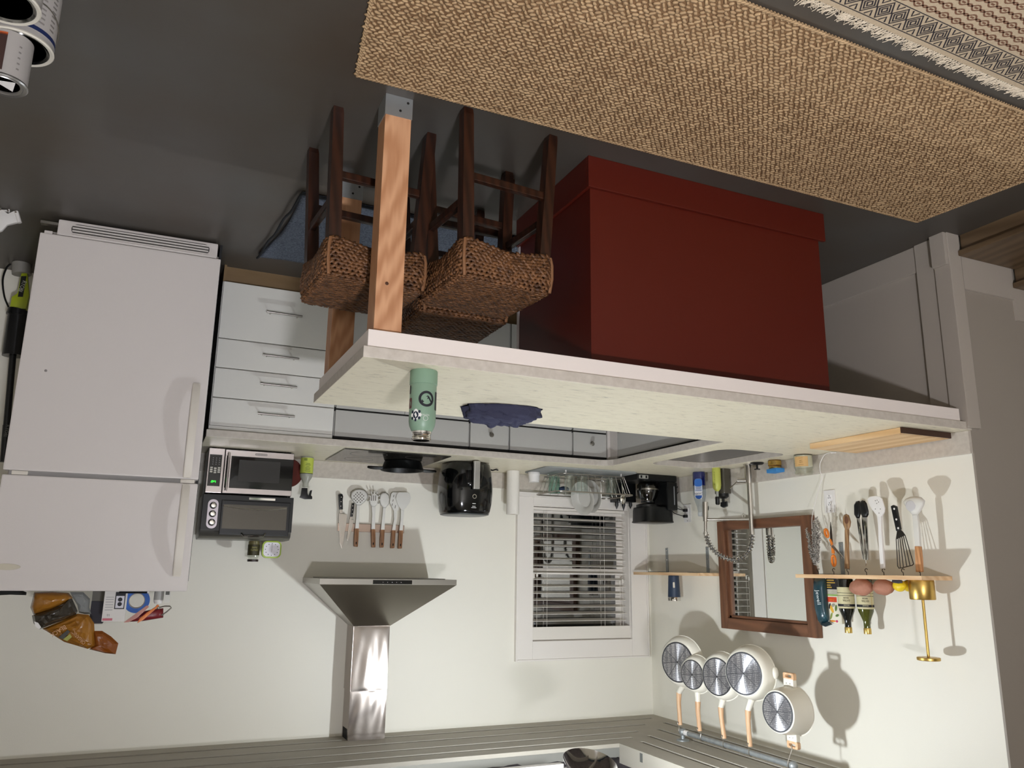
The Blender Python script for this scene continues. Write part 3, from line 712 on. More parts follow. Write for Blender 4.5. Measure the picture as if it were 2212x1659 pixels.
for (x, y, z, r, n_, lb_) in ((.665, -.275, .150, .108, (.95, -.20, .22), 'pale round plate standing in the dish rack, outer of the two'), (.60, -.27, .135, .105, (.97, -.16, .14), 'pale round plate standing in the dish rack, behind the other plate')):
    t = thing('plate', lb_, 'plate', (x, y, MZ+z))
    obj('dish', xf(lathe([(0, .0), (.060, .0), (.070, .012), (r, .022), (r, .025), (.069, .016), (.058, .004), (0, .004)], 40), T(0, 0, 0) @ align(n_)), M_plate, t, True)
bw = thing('glass_bowl', 'small clear glass bowl turned over in the dish rack', 'bowl', (.775, -.26, MZ+.10))
obj('bowl_wall', lathe([(.055, 0), (.05, .02), (.03, .038), (0, .042)], 28, cap=False), glass('glass_f7faf9', 'f7faf9'), bw, True)
sb = tag(obj('blue_scrubber', ball(.035, .022, .018, (.83, -.30, MZ+.105)), mat('navy_scrubber', '1d2c45', .8)), 'dark blue scrubber lying in the dish rack', 'scrubber')
spn = thing('serving_spoon', 'shiny metal spoon leaning at the end of the dish rack', 'spoon', (.455, -.395, MZ))
obj('spoon_bowl', ball(.022, .008, .034, (0, 0, .155)), M_chrome, spn, True); obj('spoon_handle', tube([(0, 0, .125), (.0, .01, .06), (.0, .02, .024)], .004, 8), M_chrome, spn, True)
cu = thing('measuring_cup', 'small white cup turned upside down on the grey mat', 'cup', (1.002, -.215, MZ))
obj('cup_body', lathe([(.036, 0), (.038, .002), (.039, .018), (.036, .018), (.033, .062), (0, .062)], 28), M_white, cu, True)
# coffee maker and the black caddy behind it
cm = thing('coffee_maker', 'black drip coffee maker in the corner of the worktop', 'coffee maker', (0, 0, H))
obj('base', bx(.075, .385, -.455, -.215, 0, .042, bev=.012), M_black, cm)
obj('column', bx(.075, .155, -.455, -.215, .042, .225, bev=.01), M_black, cm)
obj('reservoir', xf(rsq([(.106, .205), (.110, .225), (.112, .29), (.117, .300), (.110, .305)], p=4.), T(.192, -.335, 0)), M_black, cm, True)
obj('filter_basket', xf(lathe([(.05, .182), (.075, .19), (.075, .206), (0, .206)], 28), T(.235, -.345, 0)), M_black, cm, True)
ca = obj('carafe', xf(lathe([(0, .045), (.055, .045), (.068, .06), (.07, .10), (.06, .14), (.045, .16), (.045, .168)], 32, cap=False), T(.235, -.350, 0)), glass('carafe_glass', '9a958c', .04, 1.5, .06), cm, True)
obj('carafe_band', xf(lathe([(.0705, .085), (.072, .085), (.072, .095), (.0705, .095)], 32), T(.235, -.350, 0)), M_steel, ca, True)
obj('carafe_lid', xf(lathe([(0, .176), (.046, .176), (.048, .166), (0, .166)], 28), T(.235, -.350, 0)), M_black, ca, True)
obj('carafe_handle', tube([(.285, -.385, .155), (.335, -.415, .15), (.35, -.425, .11), (.325, -.41, .075)], .008, 8), M_black, ca, True)
cp = obj('control_panel', xf(prism(rrect(-.035, .035, -.012, .012, .004, 3), 0, .002), T(.335, -.455, .021) @ FB), mat('panel_silver', 'a8a8a4', .4, .4), cm)
for x in (-.02, .018): obj('switch', bx(x-.006, x+.006, -.4585, -.457, .013, .029), M_black, cp).location = (.335, 0, 0)
obj('level_strip', bx(.098, .104, -.4565, -.455, .07, .19), mat('level_grey', '8d8f90', .5), cm)
cd = thing('black_caddy', 'black plastic caddy with pointed handles behind the coffee maker', 'caddy', (.285, -.125, H))
obj('box', xf(prism(rrect(-.075, .075, -.055, .055, .015, 4), 0, .16, bev=.004), T()), M_black, cd)
for i, (x, h) in enumerate(((-.045, .205), (.0, .22), (.045, .21))): obj('handle', xf(lathe([(0, .16), (.012, .16), (.013, .18), (0, h)], 8), T(x, -.02+i*.015, 0)), M_black, cd, True)
# ================================================================== MAGNETIC STRIP, KNIVES AND WHITE UTENSILS
ks = tag(obj('knife_rack', bx(1.782, 2.187, -.018, 0, 1.275, 1.322, bev=.002), mat('copper_steel', 'c9b3a6', .25, .9)), 'magnetic steel knife strip on the back wall under the hood', 'knife rack')
c6 = crop(640, 1000, 5.267)
M_blade = mat('knife_steel', 'c3bcb3', .3, 1.)
def knife(label, hand, bolster, blade, y=-.0225):
    t = thing('kitchen_knife', label, 'knife', (0, 0, 0), group='knives on the magnetic strip')
    h = obj('handle', slab(tr(c6, hand, 'Y', y), NY, .014, .003), M_black, t, True)
    a = on(*c6(*hand[0]), 'Y', y); ce = sum(tr(c6, hand, 'Y', y), Vector())/len(hand)
    zz = [p.z for p in tr(c6, hand, 'Y', y)]
    for k in (.22, .5, .78):
        z = min(zz)+(max(zz)-min(zz))*k
        obj('rivet', xf(lathe([(0, 0), (.0028, 0), (.0028, .001), (0, .001)], 10), T(ce.x, y-.007, z) @ RX(PI/2)), M_chrome, h)
    obj('bolster', slab(tr(c6, bolster, 'Y', y), NY, .010, .001), M_blade, t)
    obj('blade', slab(tr(c6, blade, 'Y', y), NY, .004, .001), M_blade, t)
knife('long chef knife with black riveted handle on the magnetic strip', [(478, 362), (500, 350), (524, 356), (532, 380), (526, 430), (529, 530), (488, 532), (482, 430)], [(491, 530), (526, 530), (523, 572), (494, 572)], [(485, 573), (578, 585), (576, 640), (560, 740), (540, 870), (517, 976), (496, 910), (487, 750)])
knife('short paring knife with black riveted handle on the magnetic strip', [(633, 460), (660, 455), (652, 540), (640, 612), (613, 614), (622, 540)], [(613, 612), (640, 612), (636, 638), (610, 636)], [(606, 636), (652, 650), (640, 720), (612, 820), (590, 885), (577, 870), (590, 770)])
M_sil = mat('white_silicone', 'd9d6ce', .5)
M_beech = wood('beech_handle', '8f6340', 'ad7d55', 30, 2, .5)
def utensil(nm, label, head, neck, woodp, y=-.030, t_head=.012, extra=None, bowl=True):
    t = thing(nm, label, 'utensil', (0, 0, 0), group='white kitchen utensils on the magnetic strip')
    P = tr(c6, head, 'Y', y-.006)
    h = obj('head', pillow(P, NY, t_head, 5) if bowl else slab(P, NY, t_head*.6, .002), M_sil, t, 'all' if bowl else True)
    obj('shaft', slab(tr(c6, neck, 'Y', y), NY, .011, .003), M_sil, t, True)
    wd = obj('wooden_handle', slab(tr(c6, woodp, 'Y', y), NY, .019, .005), M_beech, t, True)
    W = tr(c6, woodp, 'Y', y); zc = max(p.z for p in W)-.022; xc = sum(p.x for p in W)/len(W)
    obj('hang_hole', bx(xc-.003, xc+.003, y-.0102, y-.0096, zc-.007, zc+.007), M_dark, wd)
    if extra: extra(t, h, y)
    return t
M_hole = mat('utensil_hole', '4f473c', .7)
def holes(t, h, y):
    for (i, j) in [(i, j) for i in range(5) for j in range(5) if (i+j) > 0 and (i, j) not in ((4, 4), (0, 4), (4, 0))]:
        p = on(*c6(712+(i-j)*18, 322+(i+j)*18), 'Y', y-.013); obj('strainer_hole', xf(lathe([(0, 0), (.0034, 0), (.0034, .0012), (0, .0012)], 8), T(p.x, p.y, p.z) @ RX(PI/2)), M_hole, h)
utensil('skimmer', 'white slotted skimmer with round holed head and wooden handle', [(615, 385), (625, 335), (665, 303), (720, 293), (775, 305), (810, 345), (816, 390), (790, 432), (735, 482), (692, 482), (640, 435)], [(684, 475), (722, 475), (714, 600), (711, 748), (667, 748), (682, 600)], [(664, 746), (710, 746), (706, 850), (698, 956), (652, 950), (655, 850)], extra=holes)
def prongs(t, h, y):
    for (a, c) in (((845, 380), (826, 372)), ((838, 425), (820, 440)), ((858, 350), (850, 325)), ((888, 345), (885, 320)), ((915, 350), (922, 328)), ((930, 378), (948, 372)), ((932, 410), (950, 418)), ((925, 450), (945, 465))):
        p, q = on(*c6(*a), 'Y', y-.006), on(*c6(*c), 'Y', y-.022); obj('prong', tube([p, p.lerp(q, .6), q], .004, 6), M_sil, h, True)
    for x in (858, 880, 902):
        p = on(*c6(x, 400), 'Y', y-.0125); obj('slot', bx(p.x-.0018, p.x+.0018, p.y-.001, p.y+.001, p.z-.016, p.z+.016), M_hole, h)
utensil('pasta_server', 'white pronged pasta server with wooden handle', [(832, 430), (838, 375), (862, 345), (900, 340), (930, 365), (936, 430), (918, 480), (895, 498), (858, 496), (838, 470)], [(855, 490), (903, 490), (896, 600), (895, 757), (853, 757), (862, 600)], [(851, 755), (896, 755), (899, 850), (898, 962), (854, 962), (852, 850)], extra=prongs)
utensil('cooking_spoon', 'white cooking spoon with oval bowl and wooden handle', [(945, 420), (955, 360), (980, 335), (1020, 334), (1052, 362), (1063, 415), (1052, 470), (1020, 512), (990, 512), (958, 475)], [(985, 505), (1018, 505), (1008, 600), (1003, 762), (961, 762), (978, 600)], [(958, 760), (1003, 760), (998, 860), (991, 963), (948, 965), (950, 860)])
def slots(t, h, y):
    for (a, c) in (((1112, 365), (1106, 390)), ((1104, 415), (1098, 440)), ((1095, 462), (1090, 488)), ((1130, 482), (1124, 516))):
        p, q = on(*c6(*a), 'Y', y-.0105), on(*c6(*c), 'Y', y-.0105); obj('slot', tube([p, q], .0016, 6), M_hole, h)
utensil('slotted_turner', 'white slotted turner half hidden behind the plain turner', [(1068, 400), (1080, 350), (1098, 334), (1160, 336), (1168, 420), (1160, 540), (1110, 548), (1080, 490), (1062, 450)], [(1105, 540), (1145, 540), (1134, 640), (1128, 768), (1086, 768), (1112, 640)], [(1083, 766), (1128, 768), (1122, 870), (1114, 970), (1070, 972), (1076, 870)], y=-.026, extra=slots, bowl=False)
utensil('plain_turner', 'white flat turner with wooden handle at the end of the strip', [(1132, 410), (1140, 365), (1165, 333), (1255, 334), (1292, 352), (1302, 395), (1290, 450), (1250, 510), (1218, 542), (1192, 530), (1155, 478)], [(1188, 525), (1228, 525), (1216, 640), (1210, 770), (1170, 770), (1186, 640)], [(1167, 768), (1211, 768), (1207, 870), (1198, 975), (1154, 976), (1160, 870)], y=-.036, bowl=False)
# ================================================================== ON TOP OF THE FRIDGE
FZ = 1.6365
cf = crop(50, 1260, 6.32)
YT = -.72
def drop(t_pts, ax='Y', val=YT): return tr(cf, t_pts, ax, val)
M_bag = mat('amber_bag_plastic', 'a87228', .2, noise_s=18, noise_a=.3, col2='93601f', bump=.5, bump_s=40, coat=.4)
bg = thing('snack_bag', 'amber plastic food bag with dark band, slumped on the fridge', 'bag', (0, 0, 0))
obj('bag_base', pillow(drop([(150, 120), (400, 112), (620, 130), (680, 200), (560, 290), (400, 360), (140, 430), (98, 330)]), NY, .11, 6, .010), M_bag, bg, 'all')
obj('dark_band', pillow(drop([(120, 440), (340, 360), (600, 240), (660, 190), (745, 380), (720, 430), (560, 500), (300, 600), (225, 630), (140, 545)]), NY, .12, 7, .014, 3), mat('dark_bag_plastic', '3b352c', .25, coat=.4), bg)
obj('bag_neck', pillow(drop([(260, 620), (560, 500), (740, 415), (895, 430), (970, 545), (985, 860), (880, 895), (560, 800), (400, 700)]), NY, .055, 7, .014, 5), M_bag, bg)
obj('bag_mouth', pillow(drop([(960, 650), (1080, 650), (1200, 725), (1300, 820), (1262, 968), (1120, 955), (900, 900), (985, 840)]), (0, -1, .2), .04, 5, .008, 9), mat('amber_bag_inner', '86480f', .35), bg)
p_ = on(*cf(565, 740), 'Y', YT-.055); q_ = on(*cf(190, 560), 'Y', YT-.06)
obj('bag_print', slab(drop([(480, 740), (610, 635), (640, 665), (545, 765)], 'Y', YT-.034), NY, .002), mat('bag_print_dark', '2b2a20', .5), bg)
obj('bag_print', slab(drop([(545, 765), (640, 690), (665, 735), (600, 790)], 'Y', YT-.034), NY, .002), mat('bag_print_green', '9a9a3c', .5), bg)
text('lettering', 'BLACK', .026, mat('bag_letter', 'd0a070', .5), bg, T(*on(*cf(480, 650), 'Y', YT-.036)) @ FB @ RZ(.62), sx=.8)
text('lettering', 'ORGANIC', .020, mat('bag_letter', 'd0a070', .5), bg, T(*on(*cf(760, 740), 'Y', YT-.036)) @ FB @ RZ(2.35-PI), sx=.8)
obj('bag_emblem', slab(drop([(150, 520), (205, 540), (245, 600), (225, 625), (170, 590)], 'Y', YT-.05), NY, .003), M_white, bg)
pb = tag(obj('plastic_packet', pillow(drop([(640, 120), (820, 120), (915, 215), (905, 330), (930, 420), (840, 420), (760, 400), (740, 300), (690, 220)], 'Y', -.66), NY, .05, 5, .006, 2), mat('clear_packet', 'b4b8b8', .2, trans=.4, ior=1.1)), 'crumpled clear plastic packet between the amber bag and the grey box', 'packet')
gb = thing('grey_box', 'grey cardboard box at the back of the fridge top', 'box', (0, 0, 0))
P = drop([(960, 110), (1120, 110), (1090, 540), (955, 545)], 'Y', -.52); obj('carton', bx(min(p.x for p in P), max(p.x for p in P), -.58, -.44, FZ, max(p.z for p in P), bev=.003), mat('grey_carton', '7d7a72', .8), gb)
obj('flap', bx(min(p.x for p in P), max(p.x for p in P), -.585, -.5805, FZ+.06, max(p.z for p in P)-.004), mat('grey_carton_dark', '3c3a40', .8), gb)
ob = thing('outlet_box', 'white retail box printed with a power outlet on the fridge', 'box', (0, 0, 0))
P = drop([(1110, 120), (1410, 125), (1390, 520), (1090, 515)], 'Y', -.78)
x0, x1, z1 = min(p.x for p in P)+.002, max(p.x for p in P)-.002, max(p.z for p in P)
obj('carton', bx(x0, x1, -.78, -.70, FZ, z1, bev=.001), mat('white_carton', 'd8d4cf', .5), ob)
wd, hh = x1-x0, z1-FZ
M_ink = mat('black_ink', '1c1b22', .6)
ic = obj('outlet_print', bx(x0+wd*.08, x0+wd*.52, -.7812, -.78, FZ+hh*.10, FZ+hh*.62), M_ink, ob)
obj('outlet_face', bx(x0+wd*.12, x0+wd*.48, -.7820, -.7812, FZ+hh*.22, FZ+hh*.59), mat('icon_face', 'd2d0d8', .5), ic)
for z in (.33, .47): obj('socket', xf(lathe([(0, 0), (.009, 0), (.009, .001), (0, .001)], 12), T(x0+wd*.30, -.782, FZ+hh*z) @ RX(PI/2)), M_ink, ic)
obj('pink_stripe', bx(x0+wd*.54, x1-.003, -.7812, -.78, FZ+hh*.90, FZ+hh*.97), mat('pink_ink', 'c2606e', .5), ob)
text('lettering', '10', .014, mat('grey_ink', '8a878c', .6), ob, T(x0+wd*.72, -.781, FZ+hh*.80) @ FB)
for k in (.25, .32, .40, .48, .56, .64): obj('print_line', bx(x0+wd*.58, x0+wd*.92, -.7806, -.78, FZ+hh*k, FZ+hh*k+.002), mat('grey_ink', '8a878c', .6), ob)
tp = thing('tape_roll', 'roll of blue masking tape standing on the fridge', 'tape', (0, 0, 0))
p_ = on(*cf(1545, 300), 'Y', -.70); rr = p_.z-FZ if (p_.z-FZ) < .06 else .05
obj('tape_ring', xf(lathe([(.034, -.02), (rr+.004, -.02), (rr+.004, .02), (.034, .02), (.034, -.02)], 40, cap=False), T(p_.x, -.68, FZ+rr+.004) @ RX(PI/2)), mat('blue_tape', '2f62b4', .6), tp, True)
obj('cardboard_core', xf(lathe([(.031, -.02), (.0339, -.02), (.0339, .02), (.031, .02), (.031, -.02)], 40, cap=False), T(p_.x, -.68, FZ+rr+.004) @ RX(PI/2)), mat('core_grey', '9a948b', .8), tp, True)
mk = thing('marker_pen', 'black marker pen lying along the front of the fridge top', 'pen', (0, 0, 0))
a, c = on(*cf(1310, 140), 'Y', -.80), on(*cf(1690, 145), 'Y', -.80)
obj('barrel', tube([(a.x, -.80, FZ+.010), (c.x, -.80, FZ+.010)], .009, 12), M_black, mk, True); obj('cap_ring', tube([(c.x-.001, -.80, FZ+.010), (c.x-.008, -.80, FZ+.010)], .0093, 12), M_white, mk, True)
op = thing('utility_scraper', 'orange handled scraper tool with bent wire hook on the fridge', 'tool', (0, 0, 0))
obj('handle', slab(drop([(1555, 545), (1590, 480), (1700, 390), (1800, 325), (1830, 290), (1860, 300), (1815, 345), (1640, 500)], 'Y', -.73), NY, .018, .003), mat('orange_plastic', 'd9731c', .4), op, True)
obj('wire_hook', tube(drop([(1860, 330), (1930, 312), (2005, 312), (2025, 335), (1960, 390), (1885, 440)], 'Y', -.73), .003, 8), M_steel, op, True)
obj('rivet', ball(.007, .006, .007, tuple(on(*cf(1845, 335), 'Y', -.735))), M_steel, op, True)
rp = thing('red_packet', 'dark red flat packet lying behind the orange scraper', 'packet', (0, 0, 0))
P = drop([(1380, 530), (1560, 400), (1790, 350), (1915, 340), (1912, 470), (1640, 515)], 'Y', -.63)
obj('packet_body', pillow(P, NY, .03, 4, .003), mat('dark_red_packet', '7a2026', .35), rp, 'all')
obj('amber_blade', slab(drop([(1370, 535), (1500, 440), (1690, 300), (1720, 320), (1560, 470), (1440, 530)], 'Y', -.70), NY, .006), mat('amber_tape', 'a24a1c', .3), rp)
wc = thing('pill_bottle', 'white plastic bottle at the corner of the fridge top', 'bottle', (0, 0, 0))
a, c = on(*cf(1785, 200), 'Y', -.74), on(*cf(1915, 200), 'Y', -.74); zt = on(*cf(1850, 275), 'Y', -.74).z
r_ = abs(a.x-c.x)/2
obj('bottle_body', xf(lathe([(0, FZ), (r_, FZ), (r_, zt-.010), (r_*.8, zt), (0, zt)], 20), T((a.x+c.x)/2, -.74, 0)), M_white, wc, True)
obj('bottle_band', xf(lathe([(r_+.0003, FZ+.006), (r_+.0006, FZ+.006), (r_+.0006, zt-.016), (r_+.0003, zt-.016)], 20), T((a.x+c.x)/2, -.74, 0)), mat('label_grey2', 'a9a8a4', .5), wc)
wb = thing('blister_pack', 'small clear pack with barcode beside the white bottle', 'pack', (0, 0, 0))
a, c = on(*cf(1925, 200), 'Y', -.76), on(*cf(2005, 200), 'Y', -.76); zt = on(*cf(1960, 260), 'Y', -.76).z
obj('card', bx(c.x, a.x, -.766, -.754, FZ, zt), mat('pack_white', 'c9c7be', .4), wb)
obj('barcode', bx(c.x+.004, a.x-.004, -.7668, -.766, FZ+.010, FZ+.026), mat('barcode_grey', '5a5954', .6), wb)
dk = tag(obj('dark_pouch', pillow([(3.79, -.70, FZ+.002), (3.70, -.70, FZ+.001), (3.66, -.70, FZ+.018), (3.66, -.70, FZ+.03), (3.72, -.70, FZ+.028), (3.79, -.70, FZ+.032)], NY, .10, 5), mat('dark_fabric', '20211f', .8), smooth='all'), 'small black pouch behind the amber bag', 'pouch')
# ================================================================== WINDOW BLIND
bl = thing('window_blind', 'white horizontal slat blind hanging in the window', 'blind', (0, 0, 0))
M_slatw = mat('blind_white', 'e2dcd2', .45)
z0, z1 = on(1146, 1118.4, 'Y', .04).z, on(1146, 1339.8, 'Y', .04).z
for i in range(16):
    z = z0+(z1-z0)*i/15
    b = bx(.186, .902, -.0245, .0245, -.0014, .0014)
    o = obj('slat', b, M_slatw, bl) if i == 0 else o.copy()
    if i: C.objects.link(o)
    o.location = (0, .040, z); o.rotation_euler = (R(-15), 0, 0)
obj('valance', bx(.172, .906, -.004, .008, 1.885, 1.964, bev=.002), M_slatw, bl)
obj('head_rail', bx(.176, .902, .012, .065, 1.915, 1.962), M_slatw, bl)
obj('bottom_rail', bx(.186, .902, .014, .066, WZ0+.016, WZ0+.034, bev=.003), M_slatw, bl)
for x in (.79, .355):
    for y in (.014, .066): obj('ladder_string', tube([(x, y, WZ0+.03), (x, y, 1.92)], .0011, 5), M_slatw, bl)
for xp, yp in ((1153, 1249), (1160, 1246), (1339, 1262), (1345, 1260)):
    p = on(xp, yp, 'Y', .006)
    s = obj('lift_cord', tube([(p.x, .006, p.z), (p.x, .006, 1.89)], .0011, 5), M_slatw, bl)
    obj('tassel', xf(lathe([(0, 0), (.006, 0), (.0075, -.006), (.006, -.026), (0, -.026)], 10), T(p.x, .006, p.z)), M_slatw, s, True)
# ================================================================== MIRROR
M_mw = wood('mirror_frame_wood', '5a3822', '80553a', 14, 2, .5, 2., bands=.5)
M_mwy = wood('mirror_frame_wood_y', '5a3822', '80553a', 14, 1, .5, 2., bands=.5)
mi = thing('wall_mirror', 'wall mirror in a brown wooden frame between the two shelves', 'mirror', (0, 0, 0))
my0, my1, mz0, mz1 = -1.560, -.800, 1.226, 1.850
fw = .062
def frame_piece(a, m, nm): 
    return obj(nm, bx(*a, bev=.004), m, mi)
frame_piece((.002, .042, my0, my0+fw, mz0, mz1), M_mw, 'frame_stile'); frame_piece((.002, .042, my1-fw, my1, mz0, mz1), M_mw, 'frame_stile')
frame_piece((.002, .042, my0+fw, my1-fw, mz0, mz0+fw*.85), M_mwy, 'frame_rail'); frame_piece((.002, .042, my0+fw, my1-fw, mz1-fw, mz1), M_mwy, 'frame_rail')
for a, m in (((.002, .026, my0+fw, my0+fw+.020, mz0+fw*.85, mz1-fw), M_mw), ((.002, .026, my1-fw-.020, my1-fw, mz0+fw*.85, mz1-fw), M_mw), ((.002, .026, my0+fw, my1-fw, mz1-fw-.016, mz1-fw), M_mwy)):
    obj('inner_lip', bx(*a, bev=.002), m, mi)
obj('mirror_glass', bx(.006, .012, my0+.03, my1-.03, mz0+.03, mz1-.03), mat('mirror_silver', 'dfe2e0', .01, 1.), mi)
# ================================================================== SHELVES
M_pine = wood('pine_shelf', 'd2a87c', 'e8c79c', 12, 1, .5, 2.5)
SB, ST, SD = 1.532, 1.550, .190
def shelf(y0, y1, label, brackets):
    t = thing('wall_shelf', label, 'shelf', (0, 0, 0))
    obj('board', bx(.001, SD, y0, y1, SB, ST, bev=.0015), M_pine, t)
    for y in brackets:
        k = obj('bracket', bx(.0005, .004, y-.013, y+.013, 1.372, SB-.0005), M_galv, t)
        obj('bracket_arm', bx(.004, .15, y-.013, y+.013, SB-.004, SB-.0005), M_galv, k)
        for z in (1.39, 1.45): obj('screw', xf(lathe([(0, 0), (.004, 0), (.003, .002), (0, .002)], 10), T(.004, y, z) @ RY(PI/2)), M_chrome, k)
shelf(-.792, -.088, 'pale pine wall shelf holding a navy tumbler beside the window', (-.213, -.646))
yb = on(1819, 1200, 'X', .0).y
shelf(-2.332, -1.592, 'pale pine wall shelf with food on top and utensils hung below', (yb,))
# ---- navy tumbler
p_ = on(1455, 1243, 'X', .09)
tu = thing('travel_tumbler', 'navy blue tumbler with steel rim on the shelf by the window', 'tumbler', (.09, p_.y, ST))
obj('body', lathe([(0, 0), (.030, 0), (.034, .004), (.040, .135), (.0, .135)], 28), mat('navy_coat', '25344a', .4), tu, True)
obj('steel_rim', lathe([(.0402, .135), (.041, .136), (.041, .158), (.038, .158), (.038, .137)], 28), M_chrome, tu, True)
obj('emblem', xf(prism(rrect(-.006, .006, -.018, .018, .005, 4), 0, .002), T(.0385*math.cos(-.95), .0385*math.sin(-.95), .06) @ RZ(-.95) @ FL), M_chrome, tu)
# ---- right shelf
cs = crop(1750, 1240, 11.85); ct_ = crop(1680, 1200, 5.027)
XS = .10
def sh(pts, X=XS, c=cs): return [Vector((X, p.y, max(p.z, ST+.0005))) for p in tr(c, pts, 'X', X)]
tb = thing('coffee_bag', 'dark teal foil bag at the end of the shelf beside the mirror', 'bag', (0, 0, 0))
obj('pouch', pillow(sh([(130, 95), (385, 95), (395, 400), (430, 800), (470, 1210), (270, 1290), (210, 1080), (160, 850), (128, 600), (118, 300)], .085), NX, .06, 6, .005), mat('teal_foil', '1c3d47', .28, coat=.3), tb, 'all')
obj('top_fold', slab(sh([(275, 1295), (470, 1215), (560, 1290), (400, 1350)], .085), NX, .008), mat('dark_teal_foil', '12262d', .3), tb)
text('lettering', 'Jewell', .034, mat('foil_white', 'cfd6d6', .5), tb, T(.118, on(*cs(215, 600), 'X', .115).y, on(*cs(215, 600), 'X', .115).z) @ FL @ RZ(PI/2+.1), sx=.9)
bx_ = thing('snack_carton', 'food carton with black base, red panel and bird picture on the shelf', 'carton', (0, 0, 0))
y1_, y0_, zt = on(*cs(440, 600), 'X', .072).y, on(*cs(770, 600), 'X', .072).y, on(*cs(600, 1262), 'X', .072).z
obj('carton_body', bx(.022, .072, y0_, y1_, ST, zt, bev=.003), mat('carton_cream', 'e9e3cf', .5), bx_)
def band(nm, k0, k1, m, f0=0., f1=1., x=.0725):
    h = zt-ST; return obj(nm, bx(.0722, x+.0006, y1_+(y0_-y1_)*f1, y1_+(y0_-y1_)*f0, ST+h*k0, ST+h*k1), m, bx_)
band('black_base', .0, .25, M_ink); M_goldink = mat('gold_ink', 'c8a64e', .4, .4)
for k, f in ((.03, .62), (.085, .7), (.14, .35), (.19, .42)): band('gold_print', k, k+.028, M_goldink, .04, f, .0732)
for k in (.275, .305, .335): band('stripe', k, k+.008, M_ink)
band('green_band', .36, .39, mat('carton_green', '7fae4c', .5)); band('red_panel', .42, .53, mat('carton_red', 'd4472a', .5), .02, .72)
text('lettering', 'Fruit', .016, mat('carton_orange', 'e8902c', .5), bx_, T(.0738, y1_+(y0_-y1_)*.36, ST+(zt-ST)*.475) @ FL)
for (f, k, ry, rz, a, m) in ((.28, .68, .009, .022, .5, mat('bird_yellow', 'e6b23c', .5)), (.15, .62, .006, .015, -.3, mat('bird_black', '23212a', .5)), (.42, .60, .012, .008, .4, mat('bird_grey', 'a4a08e', .5)), (.62, .66, .007, .016, -.2, mat('leaf_green', '5f7a3c', .5)), (.68, .82, .012, .006, .3, mat('leaf_green', '5f7a3c', .5)), (.22, .84, .006, .018, -.4, mat('bird_olive', '8d9a4a', .5)), (.30, .95, .02, .004, 0, mat('carton_orange', 'e8902c', .5)), (.62, .95, .008, .006, 0, mat('carton_pink', 'c83c6a', .5))):
    obj('picture_shape', xf(ball(.0008, ry, rz, u=12, v=8), T(.0728, y1_+(y0_-y1_)*f, ST+(zt-ST)*k) @ RX(a)), m, bx_, True)
def oil(cxp, y_c, label, m, liquid, X):
    p = on(*cs(cxp, 110), 'X', X)
    t = thing('oil_bottle', label, 'bottle', (X, p.y, ST))
    obj('glass_body', lathe([(0, 0), (.033, 0), (.0375, .004), (.0375, .125), (.034, .15), (.022, .18), (.0155, .197), (.0148, .225), (0, .225)], 30), m, t, True)
    l = obj('paper_label', lathe([(.0378, .040), (.0381, .040), (.0381, .138), (.0378, .138)], 30), mat('olive_oil_label', 'c9c29a', .55), t, True)
    for z, hh, mm in ((.118, .010, M_ink), (.078, .002, M_ink), (.066, .002, M_ink), (.128, .0015, M_ink)):
        obj('label_line', lathe([(.0382, z), (.0384, z), (.0384, z+hh), (.0382, z+hh)], 30), mm, l)
    ang = math.atan2(CAM.y-p.y, CAM.x-X)
    for s_, z, k in (('ORGANIC', .1225, .0078), ('EXTRA', .101, .013), ('VIRGIN', .089, .010)):
        wrap_text('lettering', s_, k, mat('label_dark', '4a4632', .6) if z < .11 else mat('label_pale', 'd9d3ae', .6), l, .0386, ang, z)
    obj('screw_cap', lathe([(0, .225), (.0165, .225), (.0172, .23), (.0172, .25), (.0165, .252), (0, .252)], 28), M_gold, t, True)
    if liquid: obj('label_seam', bx(-.001, .001, -.0385, -.0375, .05, .13), M_gold, l)
def wrap_text(nm, s, size, m, parent, r, ang, z, sx=.8):
    o = text(nm, s, size, m, parent, Matrix.Diagonal((sx, 1, 1, 1)), .0003)
    for v in o.data.vertices:
        x, y, zz = v.co; a = ang+x/r
        v.co = ((r+zz)*math.cos(a), (r+zz)*math.sin(a), z+y)
    return o
oil(880, 0, 'dark glass olive oil bottle with cream label next to the carton', mat('dark_bottle_glass', '12130f', .12, coat=.5), False, .115)
oil(1360, 0, 'green glass olive oil bottle with pale label behind the sweet potatoes', mat('green_bottle_glass', '474a17', .12, coat=.5), True, .075)
M_potato = mat('sweet_potato_skin', 'b07c66', .75, noise_s=40, noise_a=.3, col2='9c6852', bump=.3, bump_s=60)
def spud(cx, cy, rx, rz, X, label):
    p = on(*ct_(cx, cy), 'X', X); r = Vector((X, p.y, ST+rz))
    t = tag(obj('sweet_potato', ball(.038, 1, 1, u=28, v=18), M_potato, smooth='all'), label, 'sweet potato')
    for v in t.data.vertices:
        u = v.co; k = 1+.10*noise.noise(Vector((u.x*40+cx, u.y*2.2, u.z*2.2)))
        v.co = (u.x*k, u.y*rx*k*(1-.25*abs(u.y)**2*0), u.z*rz*k)
    t.location = r; t.rotation_euler = (.06, 0, .12)
    return t
spud(905, 320, .066, .038, .150, 'sweet potato lying in front of the oil bottles')
spud(1150, 322, .057, .035, .140, 'sweet potato lying between the other sweet potato and the lemons')
M_lemon = mat('lemon_skin', 'e3c320', .45, bump=.15, bump_s=150)
